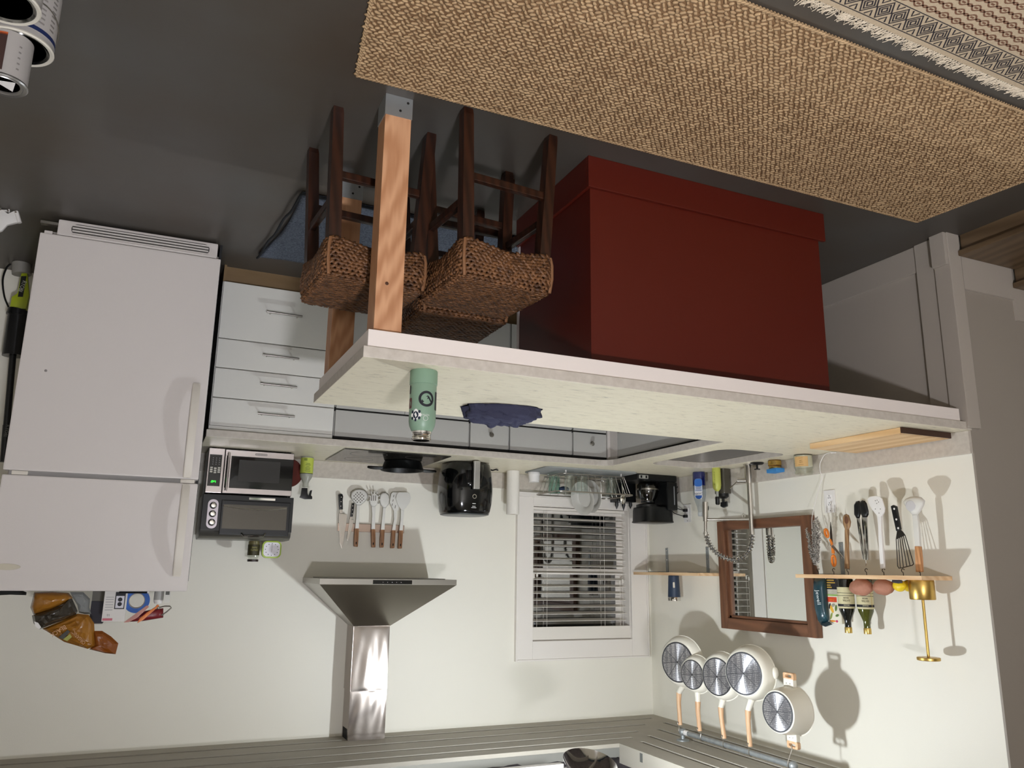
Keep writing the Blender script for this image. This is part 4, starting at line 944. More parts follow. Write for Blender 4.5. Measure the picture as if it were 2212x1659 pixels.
def lemon(cx, X, label, y_rot):
    p = on(*ct_(cx, 320), 'X', X)
    b = ball(.0255, .034, .0255, u=24, v=16)
    for v in b.verts: v.co.y += .006*max(0, abs(v.co.y)/.034-.75)/.25*(1 if v.co.y > 0 else -1)
    t = tag(obj('lemon', b, M_lemon, smooth='all'), label, 'lemon'); t.location = (X, p.y, ST+.0262); t.rotation_euler = (0, 0, y_rot)
    return t
lemon(1322, .155, 'yellow lemon beside the sweet potato on the shelf', .3)
lemon(1418, .065, 'yellow lemon tucked behind the brass paper towel holder', 1.2)
p_ = on(*ct_(1330, 270), 'X', .17)
nt_ = tag(obj('net_tag', pillow([Vector((.178, p_.y+dy, ST+.001+dz)) for dy, dz in ((.035, 0), (-.015, 0), (-.02, .012), (.01, .016), (.04, .010))], NX, .006, 3), mat('dark_net', '2f2c33', .6)), 'dark printed tag in front of the lemons', 'tag')
# brass paper towel holder
p_ = on(1991, 1270, 'X', .105)
ph = thing('paper_towel_holder', 'brass upright paper towel holder on the end of the shelf', 'paper towel holder', (.105, p_.y, ST))
M_brass = mat('satin_brass', 'c6a45c', .34, 1.)
obj('base', lathe([(0, 0), (.0515, 0), (.0525, .003), (.0525, .080), (.050, .083), (0, .083)], 40), M_brass, ph, True)
obj('rod', lathe([(0, .083), (.006, .083), (.006, .322), (0, .322)], 16), M_brass, ph, True)
obj('top_disc', lathe([(0, .322), (.045, .322), (.047, .324), (.047, .333), (.045, .335), (0, .335)], 40), M_brass, ph, True)
# ================================================================== HANGING UTENSILS UNDER THE RIGHT SHELF
c7 = crop(1680, 1000, 5.027)
XH = .10
def hook(cx, what, X=XH):
    p = on(*c7(cx, 1165), 'X', X); y = p.y
    t = thing('cup_hook', 'small dark cup hook under the shelf holding the '+what, 'hook', (X, y, SB), group='cup hooks under the shelf')
    obj('wire', tube([(0, 0, 0), (0, 0, -.014)]+[(0, .008*math.sin(a), -.022+.008*math.cos(a)) for a in [R(10+30*k) for k in range(9)]], .0018, 6), mat('hook_dark', '3d3833', .4, .7), t, True)
    return t
for cx, what in ((440, 'dried stems'), (608, 'orange scissors'), (765, 'wooden spoon'), (962, 'tongs'), (1150, 'white spatula'), (1360, 'fish spatula'), (1545, 'white ladle')): hook(cx, what)
def hung(nm, label): return thing(nm, label, 'utensil', (0, 0, 0), group='utensils hung under the shelf')
def H7(pts, X=XH): return tr(c7, pts, 'X', X)
# ladle
t = hung('ladle', 'white ladle with wooden handle hung under the shelf beside the fish spatula')
obj('bowl', pillow(H7([(1363, 425), (1385, 390), (1440, 368), (1500, 362), (1560, 372), (1600, 410), (1590, 460), (1555, 525), (1520, 565), (1465, 570), (1410, 510)], .11), NX, .034, 6), M_sil, t, 'all')
ce = H7([(1440, 465)], .127)[0]
obj('bowl_shade', xf(ball(.002, .026, .024, u=20, v=10), T(ce.x-.001, ce.y, ce.z)), mat('ladle_shade', 'c9c6c6', .3), t, True)  # inner shade of the bowl, painted as a greyer lens
obj('shaft', slab(H7([(1468, 560), (1522, 560), (1540, 700), (1552, 908), (1500, 908), (1480, 700)]), NX, .012, .003), M_sil, t, True)
w_ = obj('wooden_handle', slab(H7([(1500, 905), (1552, 905), (1565, 1040), (1572, 1185), (1512, 1185), (1505, 1040)]), NX, .018, .004), wood('light_wood_handle', 'b07a4e', 'd09a68', 30, 2), t, True)
# fish spatula
t = hung('fish_spatula', 'slotted steel fish spatula with black riveted handle')
h = obj('handle', slab(H7([(1238, 470), (1262, 457), (1290, 470), (1312, 590), (1337, 722), (1297, 742), (1270, 620)]), NX, .016, .004), M_black, t, True)
for c_ in ((1265, 498), (1288, 613), (1308, 708)):
    p = H7([c_], XH+.008)[0]; obj('rivet', xf(lathe([(0, 0), (.005, 0), (.004, .0015), (0, .0015)], 12), T(*p) @ RY(PI/2)), M_white, h)
M_dsteel = mat('spatula_steel', '56534f', .3, 1.)
obj('shoulder', slab(H7([(1297, 740), (1336, 724), (1362, 750), (1386, 785), (1345, 805), (1283, 832), (1290, 790)]), NX, .003), M_dsteel, t)
for a, c_ in (((1287, 828), (1303, 1125)), ((1307, 820), (1332, 1138)), ((1327, 812), (1366, 1132)), ((1347, 804), (1402, 1124)), ((1366, 795), (1437, 1116)), ((1383, 785), (1472, 1085))):
    p, q = H7([a, c_]); obj('tine', tube([p, q], .0022, 6), M_dsteel, t, True)
obj('front_edge', tube(H7([(1303, 1120), (1315, 1143), (1345, 1140), (1460, 1112), (1475, 1098), (1470, 1080)]), .0022, 6), M_dsteel, t, True)
# white slotted spatula
t = hung('slotted_spatula', 'white plastic spatula with small holes and white handle under the shelf')
obj('blade', slab(H7([(978, 392), (1010, 364), (1060, 360), (1110, 366), (1135, 390), (1166, 495), (1160, 535), (1130, 578), (1088, 580), (1030, 510), (990, 435)], .105), NX, .006, .002), M_white, t, True)
obj('shaft', slab(H7([(1088, 574), (1132, 574), (1132, 700), (1165, 1150), (1122, 1152), (1100, 800), (1098, 680)]), NX, .012, .004), M_white, t, True)
for c_ in ((1060, 410), (1080, 405), (1095, 425), (1075, 440), (1060, 500), (1100, 545), (1115, 500)):
    p = H7([c_], .1085)[0]; obj('hole', xf(lathe([(0, 0), (.0022, 0), (.0022, .0005), (0, .0005)], 8), T(*p) @ RY(PI/2)), M_hole, t)
# tongs
t = hung('tongs', 'steel tongs with black silicone tips hung under the shelf')
for hd_, am, X in (([(828, 455), (850, 418), (885, 410), (908, 440), (912, 520), (890, 602), (855, 602), (830, 560)], [(860, 600), (892, 600), (920, 800), (945, 1050), (925, 1045), (885, 800)], .088), ([(890, 425), (915, 405), (945, 410), (968, 440), (988, 525), (988, 560), (972, 592), (920, 592), (900, 550)], [(915, 590), (972, 590), (982, 800), (990, 1055), (946, 1055), (930, 800)], .112)):
    obj('tip', pillow(H7(hd_, X), NX, .018, 4), M_black, t, 'all'); obj('arm', slab(H7(am, X), NX, .006, .0015), M_chrome, t, True)
obj('pull_ring', tube(H7([(955, 1055), (960, 1090), (957, 1120)], .10), .002, 6), M_chrome, t)
# wooden spoon
t = hung('wooden_spoon', 'brown wooden spoon hung under the shelf beside the tongs')
M_spw = wood('spoon_wood', '7a5a3c', 'a9855e', 25, 2)
obj('bowl', pillow(H7([(705, 600), (720, 563), (745, 553), (775, 568), (797, 640), (790, 690), (770, 735), (735, 735), (710, 670)]), NX, .014, 5), M_spw, t, 'all')
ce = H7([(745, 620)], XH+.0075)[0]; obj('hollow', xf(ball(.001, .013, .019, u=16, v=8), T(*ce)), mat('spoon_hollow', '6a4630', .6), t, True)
obj('handle', slab(H7([(733, 720), (772, 720), (768, 850), (776, 1150), (732, 1150), (735, 850)]), NX, .011, .004), M_spw, t, True)
# scissors
t = hung('scissors', 'open kitchen scissors with orange handles hung under the shelf')
M_or = mat('orange_grip', 'd97a2c', .35)
def loop(c, ry, rz, X, tilt, nm='finger_loop'):
    p = H7([c], X)[0]
    obj(nm, tube([Vector((X, p.y+ry*math.cos(a)*math.cos(tilt)-rz*math.sin(a)*math.sin(tilt), p.z+ry*math.cos(a)*math.sin(tilt)+rz*math.sin(a)*math.cos(tilt))) for a in [2*PI*k/20 for k in range(20)]], .0058, 8, closed=True), M_or, t, True)
loop((608, 1060), .011, .026, .10, 0); loop((530, 762), .010, .020, .105, .25)
obj('blade', slab(H7([(580, 880), (605, 890), (718, 1030), (660, 985), (590, 920)], .104), NX, .003), M_chrome, t); obj('blade', slab(H7([(575, 900), (600, 900), (585, 720), (574, 640), (570, 760)], .099), NX, .003), M_dsteel, t)
obj('shank', slab(H7([(560, 830), (575, 825), (600, 880), (588, 900)], .104), NX, .006), M_or, t); obj('shank', slab(H7([(585, 890), (606, 890), (616, 985), (590, 985)], .099), NX, .006), M_or, t)
# dried stems
t = thing('dried_bouquet', 'bunch of silvery dried stems hung upside down beside the mirror', 'dried flowers', (0, 0, 0))
M_dry = mat('dried_seed', 'b9b3aa', .4, noise_s=160, noise_a=.12, col2='4a4541')
items = []; stems = None
root = H7([(445, 1165)], .11)[0]
random.seed(4)
for k, (cx, cy, X) in enumerate(((420, 585, .115), (395, 620, .10), (445, 640, .12), (405, 660, .125), (310, 705, .08), (330, 760, .075), (440, 700, .105), (380, 700, .09), (455, 760, .12), (340, 880, .07))):
    tip = H7([(cx, cy)], X)[0]
    mid = root.lerp(tip, .5)+Vector((.01, .0, 0))
    P = [root, root.lerp(mid, .6), mid, mid.lerp(tip, .5), tip]
    stems = tube(P, .0012, 5, stems)
    for i in range(70):
        s = .22+.78*i/69; q = root.lerp(tip, s)+Vector((.01, 0, 0))*math.sin(PI*s); a = random.uniform(0, 2*PI)
        dd = Vector((math.cos(a), math.sin(a)*.9, .5)).normalized(); d2 = (dd+(tip-root).normalized()*1.2).normalized()
        items.append((q+dd*.007*(.6+.5*math.sin(PI*s)), d2, d2.orthogonal().normalized(), .0065, .0024, .0024))
obj('stems', stems, mat('stem_pale', 'cfc8bd', .5), t); obj('seed_heads', lumps(items), M_dry, t, 'all', kind='stuff')
obj('tie', tube([(root.x+.006*math.cos(a), root.y+.006*math.sin(a), root.z-.012) for a in [2*PI*k/12 for k in range(12)]], .0025, 6, closed=True), M_white, t, True)
cable = [on(1806, 977.5, 'Z', H+.004), on(1793, 977.7, 'Z', H+.006), on(1782, 982, 'Z', H+.010), on(1775, 993, 'X', .045), on(1771, 1004, 'X', .035), on(1772, 1020, 'X', .030), on(1776, 1030, 'X', .026), on(1770, 1052, 'X', .03), on(1762.6, 1079.6, 'X', .05), on(1754, 1120, 'X', .075), on(1756, 1160, 'X', .09), on(1763, 1205, 'X', .105), on(1767, 1231, 'X', .108)]
cb = thing('charging_cable', 'white charging cable running down the wall to the cutting board', 'cable', (0, 0, 0))
def smooth_path(P, n=4):
    out = []
    for i in range(len(P)-1):
        p0, p1, p2, p3 = P[max(i-1, 0)], P[i], P[i+1], P[min(i+2, len(P)-1)]
        for k in range(n):
            u = k/n; out.append(.5*((2*p1)+(p2-p0)*u+(2*p0-5*p1+4*p2-p3)*u*u+(3*p1-p0-3*p2+p3)*u**3))
    return out+[P[-1]]
obj('lead', tube(smooth_path(cable), .0019, 6), M_white, cb, True)
obj('plug', tube([cable[0], cable[0].lerp(cable[1], .9)], .0038, 8), M_white, cb, True); d_ = (cable[0]-cable[1]).normalized(); obj('plug_tip', tube([cable[0], cable[0]+d_*.008], .0025, 8), M_steel, cb)
# ================================================================== OUTLETS
def outlet(y, z, label, plugs=False):
    t = thing('wall_outlet', label, 'outlet', (0, y, z))
    obj('plate', xf(prism(rrect(-.037, .037, -.058, .058, .004, 3), .0005, .0055, bev=.0015), FL), M_white, t)
    f = obj('receptacle', xf(prism(rrect(-.017, .017, -.034, .034, .003, 3), .0055, .0075), FL), mat('outlet_face', 'efecea', .35), t)
    for s in (-1, 1):
        for dy in (-.006, .006): obj('slot', bx(.0076, .0082, dy-.0012, dy+.0012, s*.018-.004, s*.018+.004), M_dark, f)
        obj('ground_hole', bx(.0076, .0082, -.002, .002, s*.018-.012, s*.018-.008), M_dark, f)
    obj('screw', xf(lathe([(0, 0), (.003, 0), (.003, .001), (0, .001)], 8), T(.0056, 0, .048) @ RY(PI/2)), M_chrome, t)
    return t
p_ = on(1794, 1083, 'X', .0); outlet(p_.y, p_.z, 'white double wall outlet under the shelf utensils')
p_ = on(1486, 1109, 'X', .0); o2 = outlet(p_.y, p_.z, 'white double wall outlet with two black plugs behind the dish soap')
for dz, nm in ((-.018, 'lower'), (.020, 'upper')):
    t = thing('power_plug', 'black power plug with cord in the '+nm+' socket of the corner outlet', 'plug', (0, 0, 0), group='plugs in the corner outlet')
    obj('body', bx(.0085, .034, p_.y-.011, p_.y+.011, p_.z+dz-.009, p_.z+dz+.009, bev=.004), M_black, t)
    obj('cord', tube(smooth_path([Vector((.034, p_.y, p_.z+dz)), Vector((.06, p_.y+.02, p_.z+dz-.01)), Vector((.075, p_.y+.06, p_.z+dz-.03)), Vector((.07, p_.y+.10, p_.z+dz-.09)), Vector((.06, -.44, 1.0+dz))]), .003, 6), M_black, t, True)
# ================================================================== FAUCET
fa0 = on(1620, 1003, 'Z', H); fa0 = Vector((.072, fa0.y, H)); fd = Vector((.72, .69, 0)); fnrm = Vector((.69, -.72, 0))
cfx = crop(1360, 980, 5.027)
def FP(x, y): return onp(*cfx(x, y), fa0, fnrm)
fa = thing('kitchen_faucet', 'tall chrome spring-neck kitchen faucet behind the sink', 'faucet', (0, 0, 0))
zb = FP(1300, 320).z; zr = FP(1325, 880).z
M_fau = mat('faucet_steel', 'c6c1ba', .24, 1.)
obj('base_flange', xf(lathe([(0, 0), (.03, 0), (.03, .006), (.024, .008), (0, .008)], 28), T(*fa0)), M_fau, fa, True)
obj('body', xf(lathe([(0, .0085), (.0225, .0085), (.0225, zb-H), (0, zb-H)], 28), T(*fa0)), M_fau, fa, True)
obj('riser', xf(lathe([(0, zb-H), (.0145, zb-H), (.0145, zr-H), (0, zr-H)], 24), T(*fa0)), M_fau, fa, True)
lv = obj('lever_hub', tube([fa0+Vector((0, 0, .095)), FP(1170, 292)], .014, 16), M_fau, fa, True)
obj('lever', tube([FP(1175, 300), FP(1090, 378)], .0035, 8), M_chrome, lv, True)
curve = smooth_path([Vector((fa0.x, fa0.y, zr))]+[FP(*p) for p in ((1322, 985), (1275, 1085), (1195, 1140), (1110, 1150), (1010, 1118), (925, 1058), (865, 985), (835, 900), (826, 860))], 8)
obj('inner_hose', tube(curve, .007, 10), mat('hose_grey', '6c6965', .4, .6), fa, True)
hel = []; turns = 24; N = turns*12
Ls = [0]
for a, c in zip(curve, curve[1:]): Ls.append(Ls[-1]+(c-a).length)
def at_len(s):
    for i in range(len(curve)-1):
        if Ls[i+1] >= s or i == len(curve)-2:
            u = (s-Ls[i])/(Ls[i+1]-Ls[i]); return curve[i].lerp(curve[i+1], u), (curve[i+1]-curve[i]).normalized()
for k in range(N+1):
    q, tt = at_len(Ls[-1]*k/N); e1 = fnrm; e2 = tt.cross(e1); a = 2*PI*k/12
    hel.append(q+e1*(.0135*math.cos(a))+e2*(.0135*math.sin(a)))
obj('spring', tube(hel, .0032, 6), M_chrome, fa, True)
obj('spring_collar', tube([FP(826, 893), FP(824, 848)], .0125, 16), M_chrome, fa, True)
obj('hose_end', tube([FP(824, 850), FP(824, 735)], .0085, 12), M_fau, fa, True)
obj('spray_head', tube([FP(823, 690), FP(822, 525)], .0165, 20), M_fau, fa, True)
obj('holder_ring', tube([FP(823, 735), FP(823, 690)], .0135, 20), M_fau, fa, True)
obj('holder_arm', tube([FP(835, 714), FP(1318, 714)], .0075, 12), M_fau, fa, True)
obj('spray_button', ball(.006, .006, .018, tuple(FP(848, 590))), M_black, fa, True)
pp = FP(1240, 700); obj('key_ring', tube([pp+Vector((0, .011*math.cos(a), .016*math.sin(a)-.012)) for a in [2*PI*k/16 for k in range(16)]], .0018, 6, closed=True), M_chrome, fa, True)
# ================================================================== BY THE SINK
# dish soap
ds = thing('dish_soap_bottle', 'tall clear dish soap bottle half full of blue liquid', 'bottle', (.085, -.70, H), -.72)
def oval(prof, k=.7, n=28):
    b = lathe(prof, n); 
    for v in b.verts: v.co.x *= k
    return b
obj('liquid', oval([(0, .002), (.036, .002), (.0385, .01), (.0385, .085), (0, .085)]), mat('blue_soap', '141c66', .2), ds, True)
obj('clear_body', oval([(0, 0), (.037, 0), (.0405, .008), (.0405, .14), (.034, .175), (.02, .215), (.014, .245), (.014, .252), (0, .252)]), glass('soap_plastic', 'e6eaee', .05, 1.25, .03), ds, True)
obj('cap', oval([(0, .252), (.015, .252), (.015, .272), (.010, .276), (0, .276)], .9), mat('clear_cap', 'cfd3d4', .2, trans=.4), ds, True)
ls = obj('front_label', xf(prism(rrect(-.024, .024, .0, .125, .016, 4), 0, .0006), T(.0290, 0, .045) @ FL), mat('soap_label', 'b9c0cf', .4), ds)
obj('label_blue', xf(prism(rrect(-.0235, .0235, .0, .048, .014, 4), 0, .0006), T(.0297, 0, .046) @ FL), mat('soap_label_blue', '2d63b0', .4), ls)
obj('label_dot', xf(lathe([(0, 0), (.020, 0), (.020, .0006), (0, .0006)], 24), T(.0297, 0, .152) @ RY(PI/2)), mat('soap_label_blue2', '1e4f9c', .4), ls)
obj('logo_panel', xf(prism(rrect(-.0235, .0235, -.012, .012, .003, 3), 0, .0006), T(.0304, 0, .137) @ FL), M_white, ls)
text('lettering', 'DAWN', .021, mat('dawn_blue', '17306e', .4), ls, T(.0316, 0, .137) @ FL, sx=.78)
for z, wd in ((.115, .036), (.105, .030), (.098, .034)): obj('print_line', bx(.0292, .0303, -wd/2, wd/2, z, z+.003), mat('soap_print', '4a557a', .5), ls)
# smoked pump bottle and lime soap bottle
pbt = thing('pump_bottle', 'smoked grey square pump bottle behind the lime soap bottle', 'pump bottle', (.052, -.885, H))
obj('body', xf(prism(rrect(-.030, .030, -.046, .046, .012, 4), 0, .150, bev=.004), T()), mat('smoked_plastic', '5a5549', .25, trans=.3), pbt)
obj('collar', lathe([(0, .150), (.034, .150), (.034, .168), (.02, .178), (.008, .18), (.008, .20), (0, .20)], 24), M_black, pbt, True)
obj('pump_head', xf(prism([(-.03, .0), (.01, .006), (.012, .03), (-.004, .038), (-.03, .03)], -.012, .012, bev=.003), T(0, .008, .195) @ RZ(-.6) @ FL), M_black, pbt)
lm = thing('soap_bottle', 'slim lime green soap bottle with a black pump standing by the sink', 'soap bottle', (.114, -.908, H))
obj('body', lathe([(0, 0), (.0235, 0), (.0255, .004), (.026, .105), (.022, .125), (.012, .136), (.010, .140), (0, .140)], 24), mat('lime_soap', 'c0c55e', .35), lm, True)
obj('neck', lathe([(0, .140), (.0085, .140), (.0085, .172), (0, .172)], 16), mat('clear_neck', 'd6d8cf', .2, trans=.5), lm, True)
obj('pump', lathe([(0, .172), (.012, .172), (.013, .180), (.013, .214), (.009, .220), (0, .220)], 18), M_black, lm, True)
obj('nozzle', tube([(0, 0, .176), (.0, .026, .178)], .0035, 8), M_white, lm, True)
for k in range(6): wrap_text('print', '|||' if k % 2 else '||', .012, mat('soap_ink', '7d8130', .6), lm, .0262, math.atan2(-.6, .8)+.25, .03+k*.014)
# sink stopper, mustard jar, sponge, candle
p_ = on(1646, 1001, 'Z', H)
stp = thing('sink_stopper', 'black rubber sink stopper beside the faucet', 'stopper', (.075, p_.y-.01, H))
obj('disc', lathe([(0, 0), (.036, 0), (.038, .006), (.030, .012), (0, .013)], 24), M_black, stp, True); obj('stem', lathe([(0, .013), (.006, .013), (.006, .036), (0, .036)], 12), M_black, stp, True); obj('grip', lathe([(0, .036), (.017, .036), (.017, .040), (0, .040)], 16), M_black, stp, True)
mj = thing('condiment_jar', 'small brown jar with gold lid under the blue sponge', 'jar', (.062, -1.352, H))
obj('body', lathe([(0, 0), (.033, 0), (.0355, .003), (.0355, .032), (.030, .038), (0, .038)], 28), mat('mustard_jar', '6a4a1c', .25), mj, True)
wl = obj('label', lathe([(.0357, .006), (.036, .006), (.036, .029), (.0357, .029)], 28), mat('jar_label_gold', '9a7a30', .5), mj, True)
wrap_text('lettering', 'HONEY', .012, mat('jar_ink', '2a1a0c', .5), wl, .0362, -.55, .020); wrap_text('lettering', 'MUSTARD', .007, mat('jar_ink', '2a1a0c', .5), wl, .0362, -.55, .011)
obj('lid', lathe([(0, .038), (.031, .038), (.032, .040), (.032, .047), (0, .047)], 28), M_gold, mj, True)
spg = tag(obj('sponge', xf(bx(-.028, .028, -.046, .046, .0475, .070, bev=.005), T(.062, -1.355, H) @ RZ(.15)), mat('blue_sponge', '3f86c4', .9, bump=.6, bump_s=120)), 'bright blue sponge lying on the small jar', 'sponge')
cj = thing('candle_jar', 'clear glass candle jar with tan label by the backsplash', 'candle', (.078, -1.585, H))
obj('wax', lathe([(0, .006), (.0455, .006), (.0455, .062), (0, .062)], 32), mat('wax_cream', 'e2dccb', .6), cj, True)
obj('glass_body', lathe([(0, 0), (.047, 0), (.0495, .006), (.0495, .072), (.043, .080), (.043, .084), (.048, .088), (.048, .102), (.044, .104), (.044, .086), (.046, .070), (.0465, .006)], 36, cap=False), glass('candle_glass', 'f7f8f4', .04, 1.4, .05), cj, True)
lbl = obj('tan_label', lathe([(.0497, .014), (.05, .014), (.05, .066), (.0497, .066)], 64), mat('tan_paper', 'cfa870', .6), cj, True)
b = lbl.data
bmx = nb(); bmx.from_mesh(b); ang = math.atan2(CAM.y+1.585, CAM.x-.078)
bmesh.ops.delete(bmx, geom=[f for f in bmx.faces if (Vector((math.cos(ang+.25), math.sin(ang+.25), 0)).dot(Vector((f.calc_center_median().x, f.calc_center_median().y, 0)).normalized())) < .72], context='FACES'); bmx.to_mesh(b); bmx.free()
for s_, z, k in (('THREE WICK', .057, .006), ('candle', .045, .009), ('vanilla', .036, .008), ('net wt 14 oz', .022, .005)): wrap_text('lettering', s_, k, mat('tan_ink', '8a6a3c', .6), lbl, .0502, ang+.25, z)
# cutting board
cbd = thing('cutting_board', 'pale wooden cutting board with dark end lying by the backsplash', 'cutting board', (.182, -2.158, H+.001))
cols = ['d9b483', 'e3c294', 'cfa874', 'e0bc8c', 'd4ae7c', 'e6c79a', 'd0a672']
for i, c_ in enumerate(cols):
    x0 = -.152+i*.0434; obj('stave', bx(x0, x0+.0432, -.258, .262, 0, .026, bev=.0012), wood('stave_'+c_, c_, cols[(i+2) % 7], 9, 1, .5, 2.), cbd)
obj('end_strip', bx(-.152, .152, -.2655, -.2585, .0, .0255, bev=.001), mat('walnut_edge', '3a2216', .5), cbd)
obj('juice_groove', bx(-.14, .14, -.2445, -.2425, .026, .0265), mat('groove_dark', '8a5f3c', .6), cbd)
# ================================================================== ON THE PENINSULA
wbx, wby = 2.462, -2.412
wb_ = thing('water_bottle', 'sage green steel water bottle with stickers on the peninsula', 'water bottle', (wbx, wby, H))
M_sage = mat('sage_coat', '7f9a84', .4)
obj('body', lathe([(0, .002), (.040, .002), (.0425, .006), (.0425, .165), (.040, .180), (.034, .193), (.031, .197), (0, .197)], 40), M_sage, wb_, True)
obj('boot', lathe([(0, 0), (.043, 0), (.0442, .003), (.0442, .046), (.0427, .047)], 40), mat('sage_silicone', '7b9780', .6), wb_, True)
obj('steel_neck', lathe([(.0312, .197), (.0312, .203), (.029, .205), (.029, .211), (.0305, .213), (.029, .216), (.0305, .219), (.029, .225), (.0265, .225), (.0265, .20)], 36, cap=False), M_chrome, wb_, True)
obj('inside', lathe([(0, .198), (.0265, .198)], 24, cap=False), M_dark, wb_)
a0 = math.atan2(CAM.y-wby, CAM.x-wbx)
def wrapped(nm, b, m, parent, r, ang, z):
    for v in b.verts:
        a = ang+v.co.x/r; rr_ = r+v.co.z; v.co = Vector((rr_*math.cos(a), rr_*math.sin(a), z+v.co.y))
    return obj(nm, b, m, parent)
def disc2(r0, r1, n=32, h=.0004):
    b = nb()
    A = [b.verts.new((r0*math.cos(2*PI*i/n), r0*math.sin(2*PI*i/n), h)) for i in range(n)]; B = [b.verts.new((r1*math.cos(2*PI*i/n), r1*math.sin(2*PI*i/n), h)) for i in range(n)]
    for i in range(n): b.faces.new((A[i], B[i], B[(i+1) % n], A[(i+1) % n]))
    return b
stk = wrapped('round_sticker', disc2(.0175, .0255), M_ink, wb_, .0427, a0-.27, .098)
wrapped('sticker_mark', prism([(-.02, .008), (-.017, .012), (-.006, -.004), (.013, .012), (.016, .004), (-.003, -.013), (-.008, -.010)], .0002, .0006), M_ink, stk, .0427, a0-.27, .100).rotation_euler = (0, 0, 0)
tt_ = wrapped('turtle_sticker', prism([(.0165*math.cos(a)*(1+.18*math.cos(4*a)), .0165*math.sin(a)*(1+.18*math.cos(4*a))) for a in [2*PI*k/32 for k in range(32)]], .0002, .0005), M_white, wb_, .0427, a0+.50, .150)
wrapped('turtle_shell', prism([(.0095*math.cos(2*PI*k/16), .0115*math.sin(2*PI*k/16)) for k in range(16)], .0005, .0009), mat('turtle_navy', '1c2638', .5), tt_, .0427, a0+.50, .150)
for dx, dy in ((-.012, .010), (.012, .010), (-.012, -.010), (.012, -.010), (0, .016)):
    wrapped('turtle_flipper', prism([(dx+.004*math.cos(2*PI*k/10), dy+.005*math.sin(2*PI*k/10)) for k in range(10)], .0005, .0009), mat('turtle_navy', '1c2638', .5), tt_, .0427, a0+.50, .150)
wrap_text('lettering', 'WILDTREE', .0075, mat('bottle_print', 'c9cfc6', .4), wb_, .0428, a0-.25, .140+.009, .7)
wrapped('print_emblem', disc2(.0068, .0082, 24), mat('bottle_print', 'c9cfc6', .4), wb_, .0428, a0-.25, .160)
wrapped('red_sticker', prism(rrect(-.009, .009, -.017, .017, .004, 3), .0002, .0005), mat('maroon_sticker', '5a2a2c', .5), wb_, .0427, a0+1.15, .110)
wrapped('dark_sticker', prism(rrect(-.006, .006, -.014, .014, .004, 3), .0002, .0005), M_ink, wb_, .0427, a0+1.25, .065)
wrapped('dark_sticker', prism(rrect(-.008, .008, -.03, .03, .004, 3), .0002, .0005), M_ink, wb_, .0427, a0-1.25, .10)
# cloth
b = nb(); bmesh.ops.create_uvsphere(b, u_segments=72, v_segments=36, radius=1)
for v in b.verts:
    u = v.co.copy(); hx_, hy_ = .155, .085
    n1 = noise.fractal(Vector((u.x*2.2+4, u.y*2.6, u.z*2.2)), 1., 2., 4)
    fold = abs(math.sin(u.x*5.2+u.y*3.3+2.5*noise.noise(u*1.7)))**.6
    z = max(0, u.z); hgt = .078*(z**.55)*(.62+.28*fold+.22*n1)*(1-.42*max(0, -u.x-.25))
    k = 1+.16*n1
    v.co = Vector((u.x*hx_*k, u.y*hy_*k, hgt if u.z > 0 else 0))
cl_ = tag(obj('dish_cloth', b, mat('navy_cloth', '34354a', .95, bump=.3, bump_s=300), smooth='all'), 'crumpled navy blue dish cloth on the peninsula', 'cloth')
cl_.location = (1.995, -1.985, H+.0012); cl_.rotation_euler = (0, 0, .20)
# ================================================================== POT RAIL AND POTS
c5 = crop(1360, 1340, 4.096)
RXR = .330
ra, rb_ = on(*c5(470, 985), 'X', RXR), on(*c5(1450, 1290), 'X', RXR)
RZR = (ra.z+rb_.z)/2
rl = thing('pot_rail', 'galvanised pipe pot rail fixed under the slatted soffit', 'rail', (0, 0, 0))
obj('pipe', tube([(RXR, ra.y, RZR), (RXR, rb_.y, RZR)], .0135, 16), M_galv, rl, True)
for y in (ra.y, rb_.y):
    obj('elbow', ball(.021, .021, .021, (RXR, y, RZR)), M_galv, rl, True); obj('nipple', tube([(RXR, y, RZR), (RXR, y, HC-.006)], .0125, 14), M_galv, rl, True)
    obj('flange', xf(lathe([(0, 0), (.036, 0), (.036, -.006), (.02, -.010), (0, -.010)], 28), T(RXR, y, HC)), M_galv, rl, True)
s_ = -1 if rb_.y < ra.y else 1
obj('thread_tape', tube([(RXR, ra.y+s_*.022, RZR), (RXR, ra.y+s_*.055, RZR)], .0142, 14), M_white, rl, True)
def plate_mat():
    m = bpy.data.materials.new('induction_plate'); m.use_nodes = True; nt = m.node_tree; b = nt.nodes['Principled BSDF']
    b.inputs['Metallic'].default_value = .8; b.inputs['Roughness'].default_value = .36; b.inputs['Anisotropic'].default_value = .92
    tg = nt.nodes.new('ShaderNodeTangent'); tg.direction_type = 'RADIAL'; tg.axis = 'X'; nt.links.new(tg.outputs[0], b.inputs['Tangent'])
    tc = nt.nodes.new('ShaderNodeTexCoord'); v = nt.nodes.new('ShaderNodeTexVoronoi'); v.inputs['Scale'].default_value = 105; v.inputs['Randomness'].default_value = .25
    nt.links.new(tc.outputs['Object'], v.inputs['Vector'])
    rp = nt.nodes.new('ShaderNodeValToRGB'); e = rp.color_ramp.elements; e[0].position = .33; e[0].color = lin('e2e1e1'); e[1].position = .48; e[1].color = lin('a2a1a6')
    nt.links.new(v.outputs['Distance'], rp.inputs[0]); nt.links.new(rp.outputs[0], b.inputs['Base Color'])
    return m
M_plate2 = plate_mat(); M_prim = mat('plate_rim_grey', '5f6064', .35, .8)
M_hw = wood('pan_handle_wood', 'cfa27a', 'e0bb94', 20, 2, .5)
